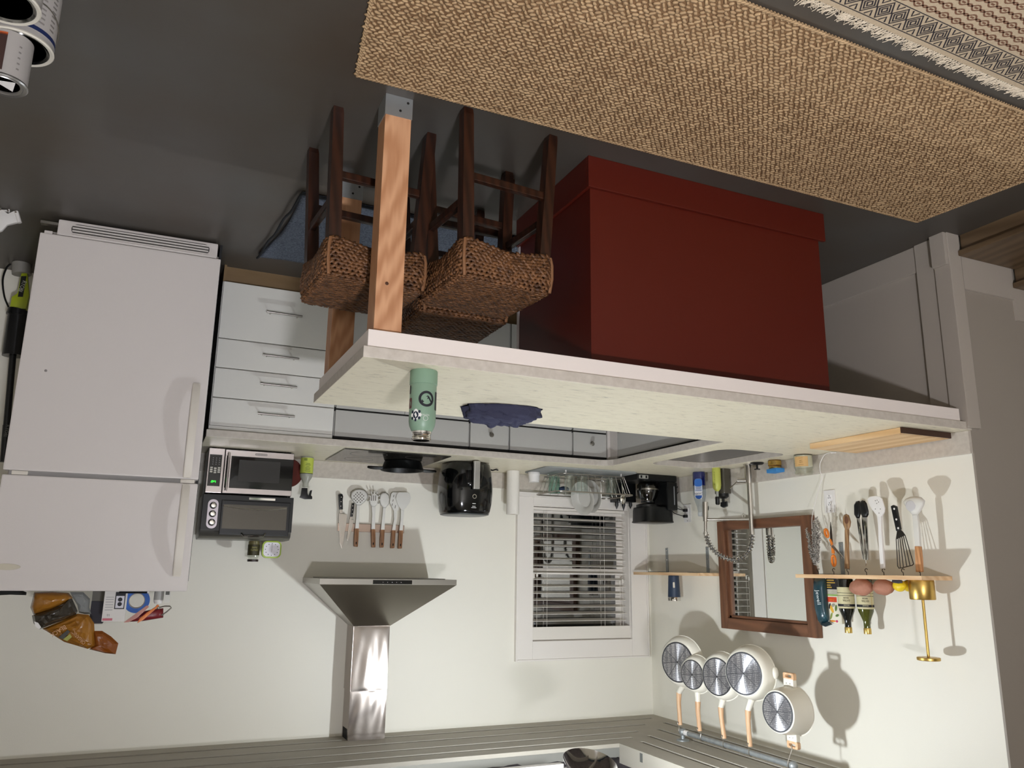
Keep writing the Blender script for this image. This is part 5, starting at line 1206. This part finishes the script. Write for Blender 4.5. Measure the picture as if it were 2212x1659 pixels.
def pan(label, nm, c, rpx, depth, flare, hand=None, lugs=None, xb=.375, spout=False, cat='pan', phi=.3):
    ce = on(*c5(*c), 'X', xb); rd = on(*c5(c[0], c[1]+rpx), 'X', xb).z-ce.z
    t = thing(nm, label, cat, tuple(ce), group='cream pans hung on the pot rail')
    Mx = RZ(-phi) @ RY(PI/2)
    Rr = rd+flare
    prof = [(0, 0), (rd, 0), (rd+.006, -.003), (rd+flare*.7, -depth*.35), (Rr, -depth), (Rr+.004, -depth-.002), (Rr-.004, -depth-.002), (rd+flare*.6, -depth*.35), (rd-.004, -.006), (0, -.006)]
    body = obj('pan_body', xf(lathe(prof, 48), Mx), M_cream, t, True)
    pl = obj('base_plate', xf(lathe([(0, .0025), (rd*.93, .0025), (rd*.93, .0005), (0, .0005)], 48), Mx), M_plate2, t, True)
    obj('plate_rim', xf(lathe([(rd*.93, .0005), (rd*.93, .003), (rd, .003), (rd, .0005)], 48), Mx), M_prim, pl, True)
    for k in range(4):
        a = PI*k/4+.12; obj('plate_spoke', xf(bx(-rd*.9, rd*.9, -.0011, .0011, .0025, .0031), Mx @ RZ(a)), M_prim, pl)
    X = xb-depth*.8
    if spout: obj('spout', xf(ball(.02, .016, .03, u=12, v=8), RZ(-phi) @ T(-depth, -Rr*.98, -.01)), M_cream, t, True)
    if hand:
        a, m_, e = [on(*c5(*p), 'X', X) - ce for p in hand]
        a = Vector((-depth*.85*math.cos(phi), depth*.85*math.sin(phi), Rr*.93)); m_ = a+(m_-a)*(max(.05, (m_-a).length)/(m_-a).length)
        obj('ferrule', tube([a, m_], .014, 14, radii=[.017, .0145]), M_cream, t, True)
        h = obj('wooden_handle', tube([m_, m_.lerp(e, .3)+Vector((.004, 0, 0)), m_.lerp(e, .65)+Vector((.002, 0, 0)), e], .012, 14, radii=[.0155, .0125, .0115, .0125]), M_hw, t, True)
        obj('hang_hole', xf(lathe([(0, 0), (.0042, 0), (.0042, .001), (0, .001)], 10), T(*(e-Vector((-.0125, 0, .014)))) @ RY(PI/2)), M_dark, h)
        top = ce+e
    if lugs:
        for i, (y, z, up_) in enumerate(lugs):
            p = Vector((-depth*.85*math.cos(phi), depth*.85*math.sin(phi), up_*(Rr+.010)))
            l = obj('lug', bx(p.x-.012, p.x+.012, p.y-.033, p.y+.033, p.z-.022, p.z+.016, bev=.006), M_cream, t)
            q = p+Vector((0, 0, .030*up_))
            obj('lug_grip', xf(prism(rrect(-.036, .036, -.015, .019, .009, 4), -.010, .010, [rrect(-.021, .021, -.003, .009, .004, 3)], bev=.003), T(*q) @ FL @ Matrix.Diagonal((1, up_, 1, 1))), M_hw, l, True)
            for s in (-1, 1): obj('lug_rivet', xf(lathe([(0, 0), (.004, 0), (0, .002)], 8), T(p.x+.012, p.y+s*.012, p.z) @ RY(PI/2)), M_steel, l)
            if up_ > 0: top = ce+q+Vector((0, 0, .018))
    hk = thing('s_hook', 'steel hook on the rail holding the '+label.split(' hung')[0].split(' on the')[0].split(' with')[0], 'hook', (0, 0, 0), group='hooks on the pot rail')
    zt = RZR+.015
    P = [Vector((RXR-.016, top.y, RZR)), Vector((RXR-.012, top.y, RZR+.011)), Vector((RXR, top.y, zt+.002)), Vector((RXR+.012, top.y, RZR+.011)), Vector((RXR+.017, top.y, RZR-.004)), Vector((RXR+.012, top.y, RZR-.022)), Vector((top.x+.014, top.y, top.z+.004)), Vector((top.x+.017, top.y, top.z-.012)), Vector((top.x+.008, top.y, top.z-.018))]
    obj('wire', tube(P, .0022, 6), M_steel, hk, True)
    return t
pan('cream frying pan hung nearest the window on the rail', 'frying_pan', (425, 370), 180, .05, .030, hand=[(440, 590), (437, 640), (447, 925)])
pan('smallest cream pan on the rail, overlapping its two neighbours', 'small_pan', (555, 480), 132, .045, .022, hand=[(600, 650), (603, 695), (620, 978)], xb=.385, phi=.24)
pan('medium cream frying pan hung between the smallest and largest pans', 'frying_pan', (775, 498), 169, .05, .026, hand=[(805, 720), (810, 760), (838, 1045)], phi=.24)
pan('largest cream saute pan with a pouring lip on the rail', 'saute_pan', (1010, 470), 191, .075, .030, hand=[(1045, 755), (1048, 795), (1066, 1115)], xb=.395, spout=True)
pan('cream two-lug stock pot hung at the end of the rail', 'stock_pot', (1310, 810), 178, .115, .022, lugs=[(1450, 1105, 1), (1470, 590, -1)], xb=.40, cat='pot', phi=.12)
# ================================================================== STOOLS
M_walnut = wood('dark_stained_wood', '1d0d06', '351a0d', 18, 2, .35)
M_hya = mat('woven_hyacinth', '7d5432', .55, noise_s=38, noise_a=.2, col2='3f2613')
M_hyab = mat('woven_core', '2a180c', .9)
def ring_pt(s, hx, hy, r):
    """point and outward normal on a rounded rectangle at arc length s"""
    a, c = 2*(hx-r), 2*(hy-r); q = PI*r/2; per = 2*(a+c)+4*q; s %= per
    for L_, kind in ((a, 0), (q, 1), (c, 2), (q, 3), (a, 4), (q, 5), (c, 6), (q, 7)):
        if s <= L_: break
        s -= L_
    if kind == 0: return Vector((-hx+r+s, -hy, 0)), Vector((0, -1, 0))
    if kind == 2: return Vector((hx, -hy+r+s, 0)), Vector((1, 0, 0))
    if kind == 4: return Vector((hx-r-s, hy, 0)), Vector((0, 1, 0))
    if kind == 6: return Vector((-hx, hy-r-s, 0)), Vector((-1, 0, 0))
    cx, cy, a0 = {1: (hx-r, -hy+r, -90), 3: (hx-r, hy-r, 0), 5: (-hx+r, hy-r, 90), 7: (-hx+r, -hy+r, 180)}[kind]
    t = R(a0)+s/r; n = Vector((math.cos(t), math.sin(t), 0)); return Vector((cx, cy, 0))+n*r, n
def make_stool(label):
    t = thing('bar_stool', label, 'stool', (0, 0, 0), group='backless woven stools under the peninsula')
    hx, hy, r = .176, .176, .045; per = 4*(2*hx-2*r)+2*PI*r
    for sx in (-1, 1):
        for sy in (-1, 1):
            b = nb(); rr = []
            for z, k, w_ in ((0, .172, .0165), (.02, .1705, .0185), (.47, .150, .0215), (.58, .146, .0215)):
                rr.append([b.verts.new((sx*k+dx*w_, sy*(k-.012)+dy*w_, z)) for dx, dy in ((-1, -1), (1, -1), (1, 1), (-1, 1))])
            for a, c in zip(rr, rr[1:]):
                for i in range(4): b.faces.new((a[i], a[(i+1) % 4], c[(i+1) % 4], c[i]))
            b.faces.new(rr[0]); b.faces.new(rr[-1]); bmesh.ops.recalc_face_normals(b, faces=list(b.faces))
            obj('leg', b, M_walnut, t)
    for sy, z in ((-1, .238), (1, .238)): obj('rail', bx(-.15, .15, sy*.150-.011, sy*.150+.011, z-.014, z+.014, bev=.004), M_walnut, t)
    for sx in (-1, 1): obj('rail', bx(sx*.160-.011, sx*.160+.011, -.14, .14, .31, .338, bev=.004), M_walnut, t)
    obj('seat_core', xf(prism(rrect(-hx+.012, hx-.012, -hy+.012, hy-.012, r-.01, 5), .478, .592, bev=.01), T()), M_hyab, t)
    items = []; random.seed(11)
    rows = 11; step = .0195
    for j in range(rows):
        for side in (0, 1):
            s = (j % 2)*step*.5+side*step*.5
            while s < per:
                p, n = ring_pt(s, hx, hy, r)
                edge = max(abs(p.x)/hx, abs(p.y)/hy); mid = 1-min(1, (min(abs(p.x)/hx, abs(p.y)/hy)))
                zlow = .470+.030*mid
                u = j/(rows-1); z = zlow+(.597-zlow)*u
                bul = .006*math.sin(PI*min(1, u*1.05))-.010*max(0, u-.85)/.15
                tan = Vector((-n.y, n.x, 0)); ti = .5*(1 if side else -1)+random.uniform(-.25, .25)
                d = tan*math.cos(ti)+Vector((0, 0, math.sin(ti)))
                items.append((Vector((p.x, p.y, z))+n*(bul+random.uniform(-.001, .0015)), d, n, .0165*random.uniform(.85, 1.15), .0074, .0056))
                s += step
    nrow = 27
    for j in range(nrow):
        y = -hy+.010+(2*hy-.02)*j/(nrow-1)
        for side in (0, 1):
            x = -hx+.012+side*.011+(j % 2)*.011
            while x < hx-.008:
                inset = max(0, abs(y)-(hy-r)); lim = hx-r+math.sqrt(max(0, r*r-inset*inset))-.008
                if abs(x) < lim:
                    dome = .608+.006*(1-(x/hx)**2)*(1-(y/hy)**2)-.010*max(0, max(abs(x)/hx, abs(y)/hy)-.88)/.12
                    ti = .42*(1 if side else -1)+random.uniform(-.12, .12)
                    items.append((Vector((x, y, dome-.006+random.uniform(-.001, .001))), Vector((math.cos(ti), math.sin(ti), 0)), Vector((0, 0, 1)), .0185*random.uniform(.85, 1.15), .0076, .0050))
                x += .022
    obj('woven_seat', lumps(items), M_hya, t, 'all', kind='stuff')
    for sx in (-1, 1):
        for sy in (-1, 1):
            P = [Vector((sx*(hx-.010), sy*(hy-.010), .472))*1, Vector((sx*(hx-.006), sy*(hy-.006), .50)), Vector((sx*(hx-.006), sy*(hy-.006), .55)), Vector((sx*(hx-.012), sy*(hy-.012), .60))]
            obj('corner_wrap', tube(P, .006, 6), mat('pale_hyacinth', '80593a', .6), t, True)
    return t
s1 = make_stool('woven seat stool pulled out beside the timber posts')
s1.location = (2.617, -2.140, 0); s1.rotation_euler = (0, 0, -.07)
s2 = dup(s1, (2.220, -2.322, 0), -.10, 'woven seat stool nearest the red cabinet and the jute rug')
s3 = dup(s1, (2.205, -1.935, 0), .0, 'woven seat stool pushed in under the worktop behind another stool')
# ================================================================== RUGS AND MAT
M_jute = mat('jute_fibre', 'bd9f78', .85, noise_s=24, noise_a=.35, col2='886d4d')
A_, B_, C_, D_ = Vector((2.766, -2.542, 0)), Vector((.261, -2.546, 0)), Vector((.175, -3.300, 0)), Vector((2.870, -3.352, 0))
def bil(u, v): return A_.lerp(B_, u).lerp(D_.lerp(C_, u), v)
jr = thing('jute_rug', 'tan braided jute runner rug in front of the peninsula', 'rug', (0, 0, 0))
obj('rug_base', prism([(p.x, p.y) for p in (A_, B_, C_, D_)][::-1], .0015, .007), mat('jute_core', '775a3c', .95), jr)
items = []; random.seed(21)
NR, NCn = 62, 118
for j in range(NR):
    for i in range(NCn):
        u = (i+.5*(j % 2)+random.uniform(-.08, .08))/NCn; v = (j+.5)/NR
        if u > 1: continue
        p = bil(u, v); ti = (.5 if (i+j) % 2 else -.35)+random.uniform(-.5, .5)
        d = Vector((-math.cos(ti), math.sin(ti), .12*random.uniform(-1, 1))).normalized()
        items.append((Vector((p.x, p.y, .0085+random.uniform(-.0012, .0014))), d, Vector((0, 0, 1)), .0120*random.uniform(.75, 1.25), .0062*random.uniform(.8, 1.2), .0056))
for e0, e1, n in ((A_, B_, 200), (B_, C_, 62), (C_, D_, 210), (D_, A_, 62)):
    for i in range(n):
        p = e0.lerp(e1, (i+.5)/n); d = (e1-e0).normalized()
        for s in (-1, 1):
            dd = (d+Vector((-d.y, d.x, 0))*.5*s).normalized()
            items.append((Vector((p.x, p.y, .008+.002*s)), dd, Vector((0, 0, 1)), .012, .005, .005))
obj('braids', lumps(items), M_jute, jr, 'all', kind='stuff')
# cotton rug with fringe
cg = thing('fringed_rug', 'cream cotton rug with black diamond border, brown chains and fringe', 'rug', (.82, -3.392, 0), -.036)
M_cot = mat('cream_cotton', 'b9a78c', .95, bump=.5, bump_s=400, noise_s=200, noise_a=.3, col2='ab987c')
obj('weave', prism([(-.80, 0), (1.75, 0), (1.75, -1.15), (-.80, -1.15)][::-1], .0015, .008), M_cot, cg)
def ribbon(pts, w_, z, b, closed=False):
    P = [Vector((p[0], p[1], z)) for p in pts]; k = len(P)
    vs = []
    for i, p in enumerate(P):
        t = (P[(i+1) % k]-P[i-1]) if closed else P[min(i+1, k-1)]-P[max(i-1, 0)]
        t.normalize(); n = Vector((-t.y, t.x, 0))*w_/2; vs.append((b.verts.new(p+n), b.verts.new(p-n)))
    for i in range(k if closed else k-1):
        a, c = vs[i], vs[(i+1) % k]; b.faces.new((a[0], a[1], c[1], c[0]))
b = nb(); per = .058; y0, y1 = -.022, -.092; ym = (y0+y1)/2; hh = (y0-y1)/2
for k in range(-12, 29):
    x = k*per
    for f in (.95, .62, .30): ribbon([(x-per*.5*f, ym), (x, ym+hh*f), (x+per*.5*f, ym), (x, ym-hh*f)], .0060, .0086, b, True)
    ribbon([(x+per*.5-.012, y1), (x+per*.5, y1+.018), (x+per*.5+.012, y1)], .0052, .0086, b); ribbon([(x+per*.5-.012, y0), (x+per*.5, y0-.018), (x+per*.5+.012, y0)], .0052, .0086, b)
for y in (y0+.004, y1-.004): ribbon([(-.79, y), (1.7, y)], .003, .0086, b)
for f in b.faces: f.normal_update()
lab(obj('border_pattern', b, mat('black_dye', '2a2528', .95), cg), 'black diamond border')
b = nb(); lam = .052
for r_ in range(22):
    y = -.118-r_*.030; ph_ = (r_ % 2)*lam/2
    for sg in (1, -1):
        ribbon([(-.78+i*lam/8, y+sg*.0072*math.sin(2*PI*(-.78+i*lam/8+ph_)/lam)+sg*.0035) for i in range(int(2.48/lam*8))], .0048, .0086, b)
    for i in range(int(2.48/lam)):
        x = -.78+(i+.25)*lam-ph_; ribbon([(x-.007, y), (x, y), (x+.007, y)], .006, .0086, b)
lab(obj('chain_pattern', b, mat('brown_dye', '6b4a36', .95), cg), 'brown chain rows')
items = None; random.seed(5); segs = []
vs, fs = [], []
for i in range(230):
    x0 = -.79+i*.0110
    for s in range(5):
        a = R(90)+random.uniform(-.75, .75); L_ = random.uniform(.022, .05); x = x0+random.uniform(-.003, .003); p = Vector((x, 0, .006)); w_ = .0011
        cur = random.uniform(-.9, .9)
        for q in range(4):
            d = Vector((math.cos(a), math.sin(a), 0)); n = Vector((-d.y, d.x, 0))*w_; up_ = Vector((0, 0, .0016))
            p2 = p+d*L_/4; p2.z = max(.003, p.z-.001*q*.5)
            k = len(vs); vs += [p+n, p-n, p+up_, p2+n, p2-n, p2+up_]; fs += [(k, k+3, k+5, k+2), (k+2, k+5, k+4, k+1), (k, k+1, k+4, k+3)]
            p = p2; a += cur*.4
me = bpy.data.meshes.new('fringe'); me.from_pydata([tuple(v) for v in vs], [], fs); b = nb(); b.from_mesh(me); bpy.data.meshes.remove(me)
obj('fringe', b, mat('fringe_cotton', 'cbbda6', .95), cg, kind='stuff')
# blue mat
b = nb(); nx, ny = 46, 34; G = []
c00, c10, c11, c01 = Vector((2.85, -.834, 0)), Vector((2.775, -1.63, 0)), Vector((1.70, -1.60, 0)), Vector((1.66, -.80, 0))
for i in range(nx):
    row = []
    for j in range(ny):
        u, v = i/(nx-1), j/(ny-1); p = c00.lerp(c01, u).lerp(c10.lerp(c11, u), v)
        lift = .010*max(0, 1-u*9)*(1+.8*math.sin(v*17))+.006*max(0, 1-(1-v)*12)*(1+math.sin(u*23))
        row.append(b.verts.new((p.x-.03*max(0, 1-u*14)*math.sin(v*PI), p.y, .010+max(0, lift)+.002*noise.noise(Vector((u*60, v*60, 0))))))
    G.append(row)
for i in range(nx-1):
    for j in range(ny-1): b.faces.new((G[i][j], G[i][j+1], G[i+1][j+1], G[i+1][j]))
r_ = bmesh.ops.extrude_face_region(b, geom=list(b.faces))
for v in r_['geom']:
    if isinstance(v, bmesh.types.BMVert): v.co.z = .0012
bmesh.ops.recalc_face_normals(b, faces=list(b.faces))
bm_ = thing('kitchen_mat', 'blue-grey woven kitchen mat on the floor behind the stools', 'mat', (0, 0, 0))
obj('weave', b, mat('blue_weave', '6c7482', .95, noise_s=130, noise_a=.2, col2='3c434f', bump=.8, bump_s=130), bm_, 'all')
edge = [c00.lerp(c10, k/20)+Vector((-.03*0+.004, 0, .014+.010*(1+.8*math.sin(k/20*17)))) for k in range(21)]
obj('dark_edge', tube(edge+[c10.lerp(c11, k/10)+Vector((0, -.004, .014)) for k in range(11)], .006, 6), mat('mat_edge', '1f2226', .95), bm_, True)
# ================================================================== PAINT CANS
M_tin = mat('tin_plate', 'a5a3a0', .35, .9)
def offs(p, r): return Vector((p.x+r*_R.x/math.hypot(_R.x, _R.y), p.y+r*_R.y/math.hypot(_R.x, _R.y), 0))
def paint_can(c, r, h, z, label, lidm, deco):
    t = thing('paint_can', label, 'paint can', (c.x, c.y, z))
    obj('body', lathe([(0, 0), (r, 0), (r, h-.004), (0, h-.004)], 40), mat('can_white', '9d9893', .45), t, True)
    obj('rim', lathe([(r-.008, h-.004), (r+.002, h-.006), (r+.003, h-.002), (r, h+.001), (r-.008, h-.001)], 40), mat('can_rim_white', 'c8c2b4', .45) if lidm is not M_tin else M_tin, t, True)
    obj('lid', lathe([(0, h-.008), (r-.012, h-.008), (r-.008, h-.002), (r-.010, h+.001), (r-.016, h-.004), (0, h-.004)], 40), lidm, t, True)
    deco(t, r, h)
    return t
g1 = offs(on(105, 104, 'Z', .195), .083)
def d1_(t, r, h):
    wr = obj('label_wrap', lathe([(r+.0004, .02), (r+.0008, .02), (r+.0008, h-.02), (r+.0004, h-.02)], 40), mat('can_label', 'a7a19b', .6), t, True)
    obj('blue_band', lathe([(r+.001, h-.034), (r+.0014, h-.034), (r+.0014, h-.022), (r+.001, h-.022)], 40), mat('can_blue', '1c2850', .5), wr, True)
    for k in range(8):
        for m_ in range(3): wrap_text('print', 'iiiiiiiiii', .0085, mat('can_print', '6d6862', .7), wr, r+.001, math.atan2(CAM.y-t.location.y, CAM.x-t.location.x)-.95+m_*.42, h-.05-k*.014, .9)
    P = [Vector(((r+.004)*math.cos(a), (r+.004)*math.sin(a), h-.05-.055*math.sin(PI*(a-R(150))/R(180)))) for a in [R(150+9*k) for k in range(21)]]
    obj('bail_handle', tube(P, .0016, 6), M_steel, t, True)
paint_can(g1, .083, .195, 0, 'gallon paint can with black lid and white printed label', M_blackg, d1_)
q1 = offs(on(46, 180, 'Z', .326), .054)
dv = Vector((q1.x-g1.x, q1.y-g1.y, 0))
if dv.length > .028: q1 = g1+dv.normalized()*.028
def d2_(t, r, h):
    a = math.atan2(CAM.y-t.location.y, CAM.x-t.location.x)
    b = nb(); n = 16
    for z0, z1, nm, m in ((.012, h-.014, 'brown_panel', mat('can_brown', '3a2722', .5)), (.008, .016, 'orange_stripe', mat('can_orange', 'b4552a', .5))):
        b = nb(); A = []
        for i in range(n+1):
            an = a+.15+1.9*i/n; A.append((b.verts.new(((r+.0012)*math.cos(an), (r+.0012)*math.sin(an), z0)), b.verts.new(((r+.0012)*math.cos(an), (r+.0012)*math.sin(an), z1))))
        for i in range(n): b.faces.new((A[i][0], A[i+1][0], A[i+1][1], A[i][1]))
        obj(nm, b, m, t)
    for k in range(5): wrap_text('print', 'iiiii', .007, mat('can_print', '6d6862', .7), t, r+.001, a-.45, h-.03-k*.016, .9)
    obj('lid_sticker', slab([Vector((-.03, -.02, h-.0035)), Vector((.022, -.012, h-.0035)), Vector((-.018, .028, h-.0035))], (0, 0, 1), .001), M_white, t)
paint_can(q1, .054, .130, .1965, 'small quart paint can with brown label standing on the gallon can', M_tin, d2_)
g2 = offs(on(76, 8, 'Z', .195), .083)
def d3_(t, r, h): obj('label_wrap', lathe([(r+.0004, .02), (r+.0008, .02), (r+.0008, h-.02), (r+.0004, h-.02)], 40), mat('can_label', 'a7a19b', .6), t, True)
if (Vector((g2.x-g1.x, g2.y-g1.y, 0))).length < .175: g2 = g1+(g2-g1).normalized()*.175
paint_can(g2, .083, .195, 0, 'gallon paint can with scuffed black rim and dented lid beside the stacked cans', mat('scuffed_black', '12140f', .3, noise_s=40, noise_a=.15, col2='6d6a62'), d3_)
# ================================================================== BESIDE THE FRIDGE
cv = crop(0, 400, 4.147)
YV = -.13
def V(pts, y=YV): return tr(cv, pts, 'Y', y)
va = thing('stick_vacuum', 'lime and black cordless stick vacuum leaning in the gap by the fridge', 'vacuum', (0, 0, 0))
def vcyl(p, q, r0, r1, m, nm, n=20):
    a, c = on(*cv(*p), 'Y', YV), on(*cv(*q), 'Y', YV); return obj(nm, tube([a, c], r0, n, radii=[r0, r1]), m, va, True)
vcyl((195, 700), (195, 800), .045, .045, mat('vac_grey', '8d8a84', .5), 'battery_base')
lime = mat('lime_plastic', 'a3b020', .4)
gp = obj('grip', slab(V([(195, 800), (250, 800), (265, 1000), (240, 1120), (90, 1120), (110, 1010), (160, 980)]), NY, .05, .008), lime, va, True)
obj('grip_panel', slab(V([(190, 815), (238, 815), (205, 1000), (160, 1000)], YV-.026), NY, .003), M_black, gp)
text('lettering', 'RYOBI', .028, mat('vac_print', 'c4c4b8', .5), gp, T(*on(*cv(200, 905), 'Y', YV-.029)) @ FB @ RZ(PI/2-.22), sx=.8)
vcyl((165, 1120), (150, 1170), .048, .05, M_black, 'collar'); vcyl((160, 1170), (120, 1530), .047, .052, mat('vac_cup', '171717', .25), 'dust_cup')
vcyl((115, 1530), (60, 2150), .016, .016, M_black, 'wand'); vcyl((60, 2150), (35, 2480), .018, .018, M_black, 'wand_tip')
text('lettering', 'RYOBI', .022, mat('vac_print2', '6d6d68', .5), va, T(*on(*cv(58, 2200), 'Y', YV-.0185)) @ FB @ RZ(PI/2-.1))
obj('cord', tube(smooth_path(V([(110, 695), (60, 740), (25, 850), (40, 1000), (85, 1110)], -.10)), .005, 6), M_black, va, True)
cn = crop(0, 400, 4.608)
YN = -.86
def Nn(pts, y=YN): return [Vector((p.x, p.y, max(p.z, .0015))) for p in tr(cn, pts, 'Y', y)]
wt = thing('mop_bracket', 'white plastic pronged mop bracket lying on the floor by the fridge', 'bracket', (0, 0, 0))
obj('plate', slab(Nn([(-60, 330), (0, 250), (75, 180), (110, 175), (45, 265), (80, 292), (150, 205), (185, 230), (180, 375), (75, 400), (20, 458), (-60, 480)]), NY, .020, .004), M_white, wt, True)
for a, c in (((110, 105), (105, 220)), ((178, 165), (195, 375)), ((30, 105), (15, 210))):
    p, q = Nn([a, c], YN-.006); k = obj('prong', tube([p, q], .0095, 12), M_white, wt, True); obj('prong_hole', ball(.004, .002, .004, (p.x, p.y-.0095, p.z+.006), 8, 6), mat('hole_brown', '6a5c50', .6), k)
gs = tag(obj('green_pad', xf(ball(.06, .03, .035), T(4.02, -.80, .036)), mat('green_pad', '1d4a33', .9), smooth='all'), 'dark green scrubbing pad behind the white bracket', 'pad')
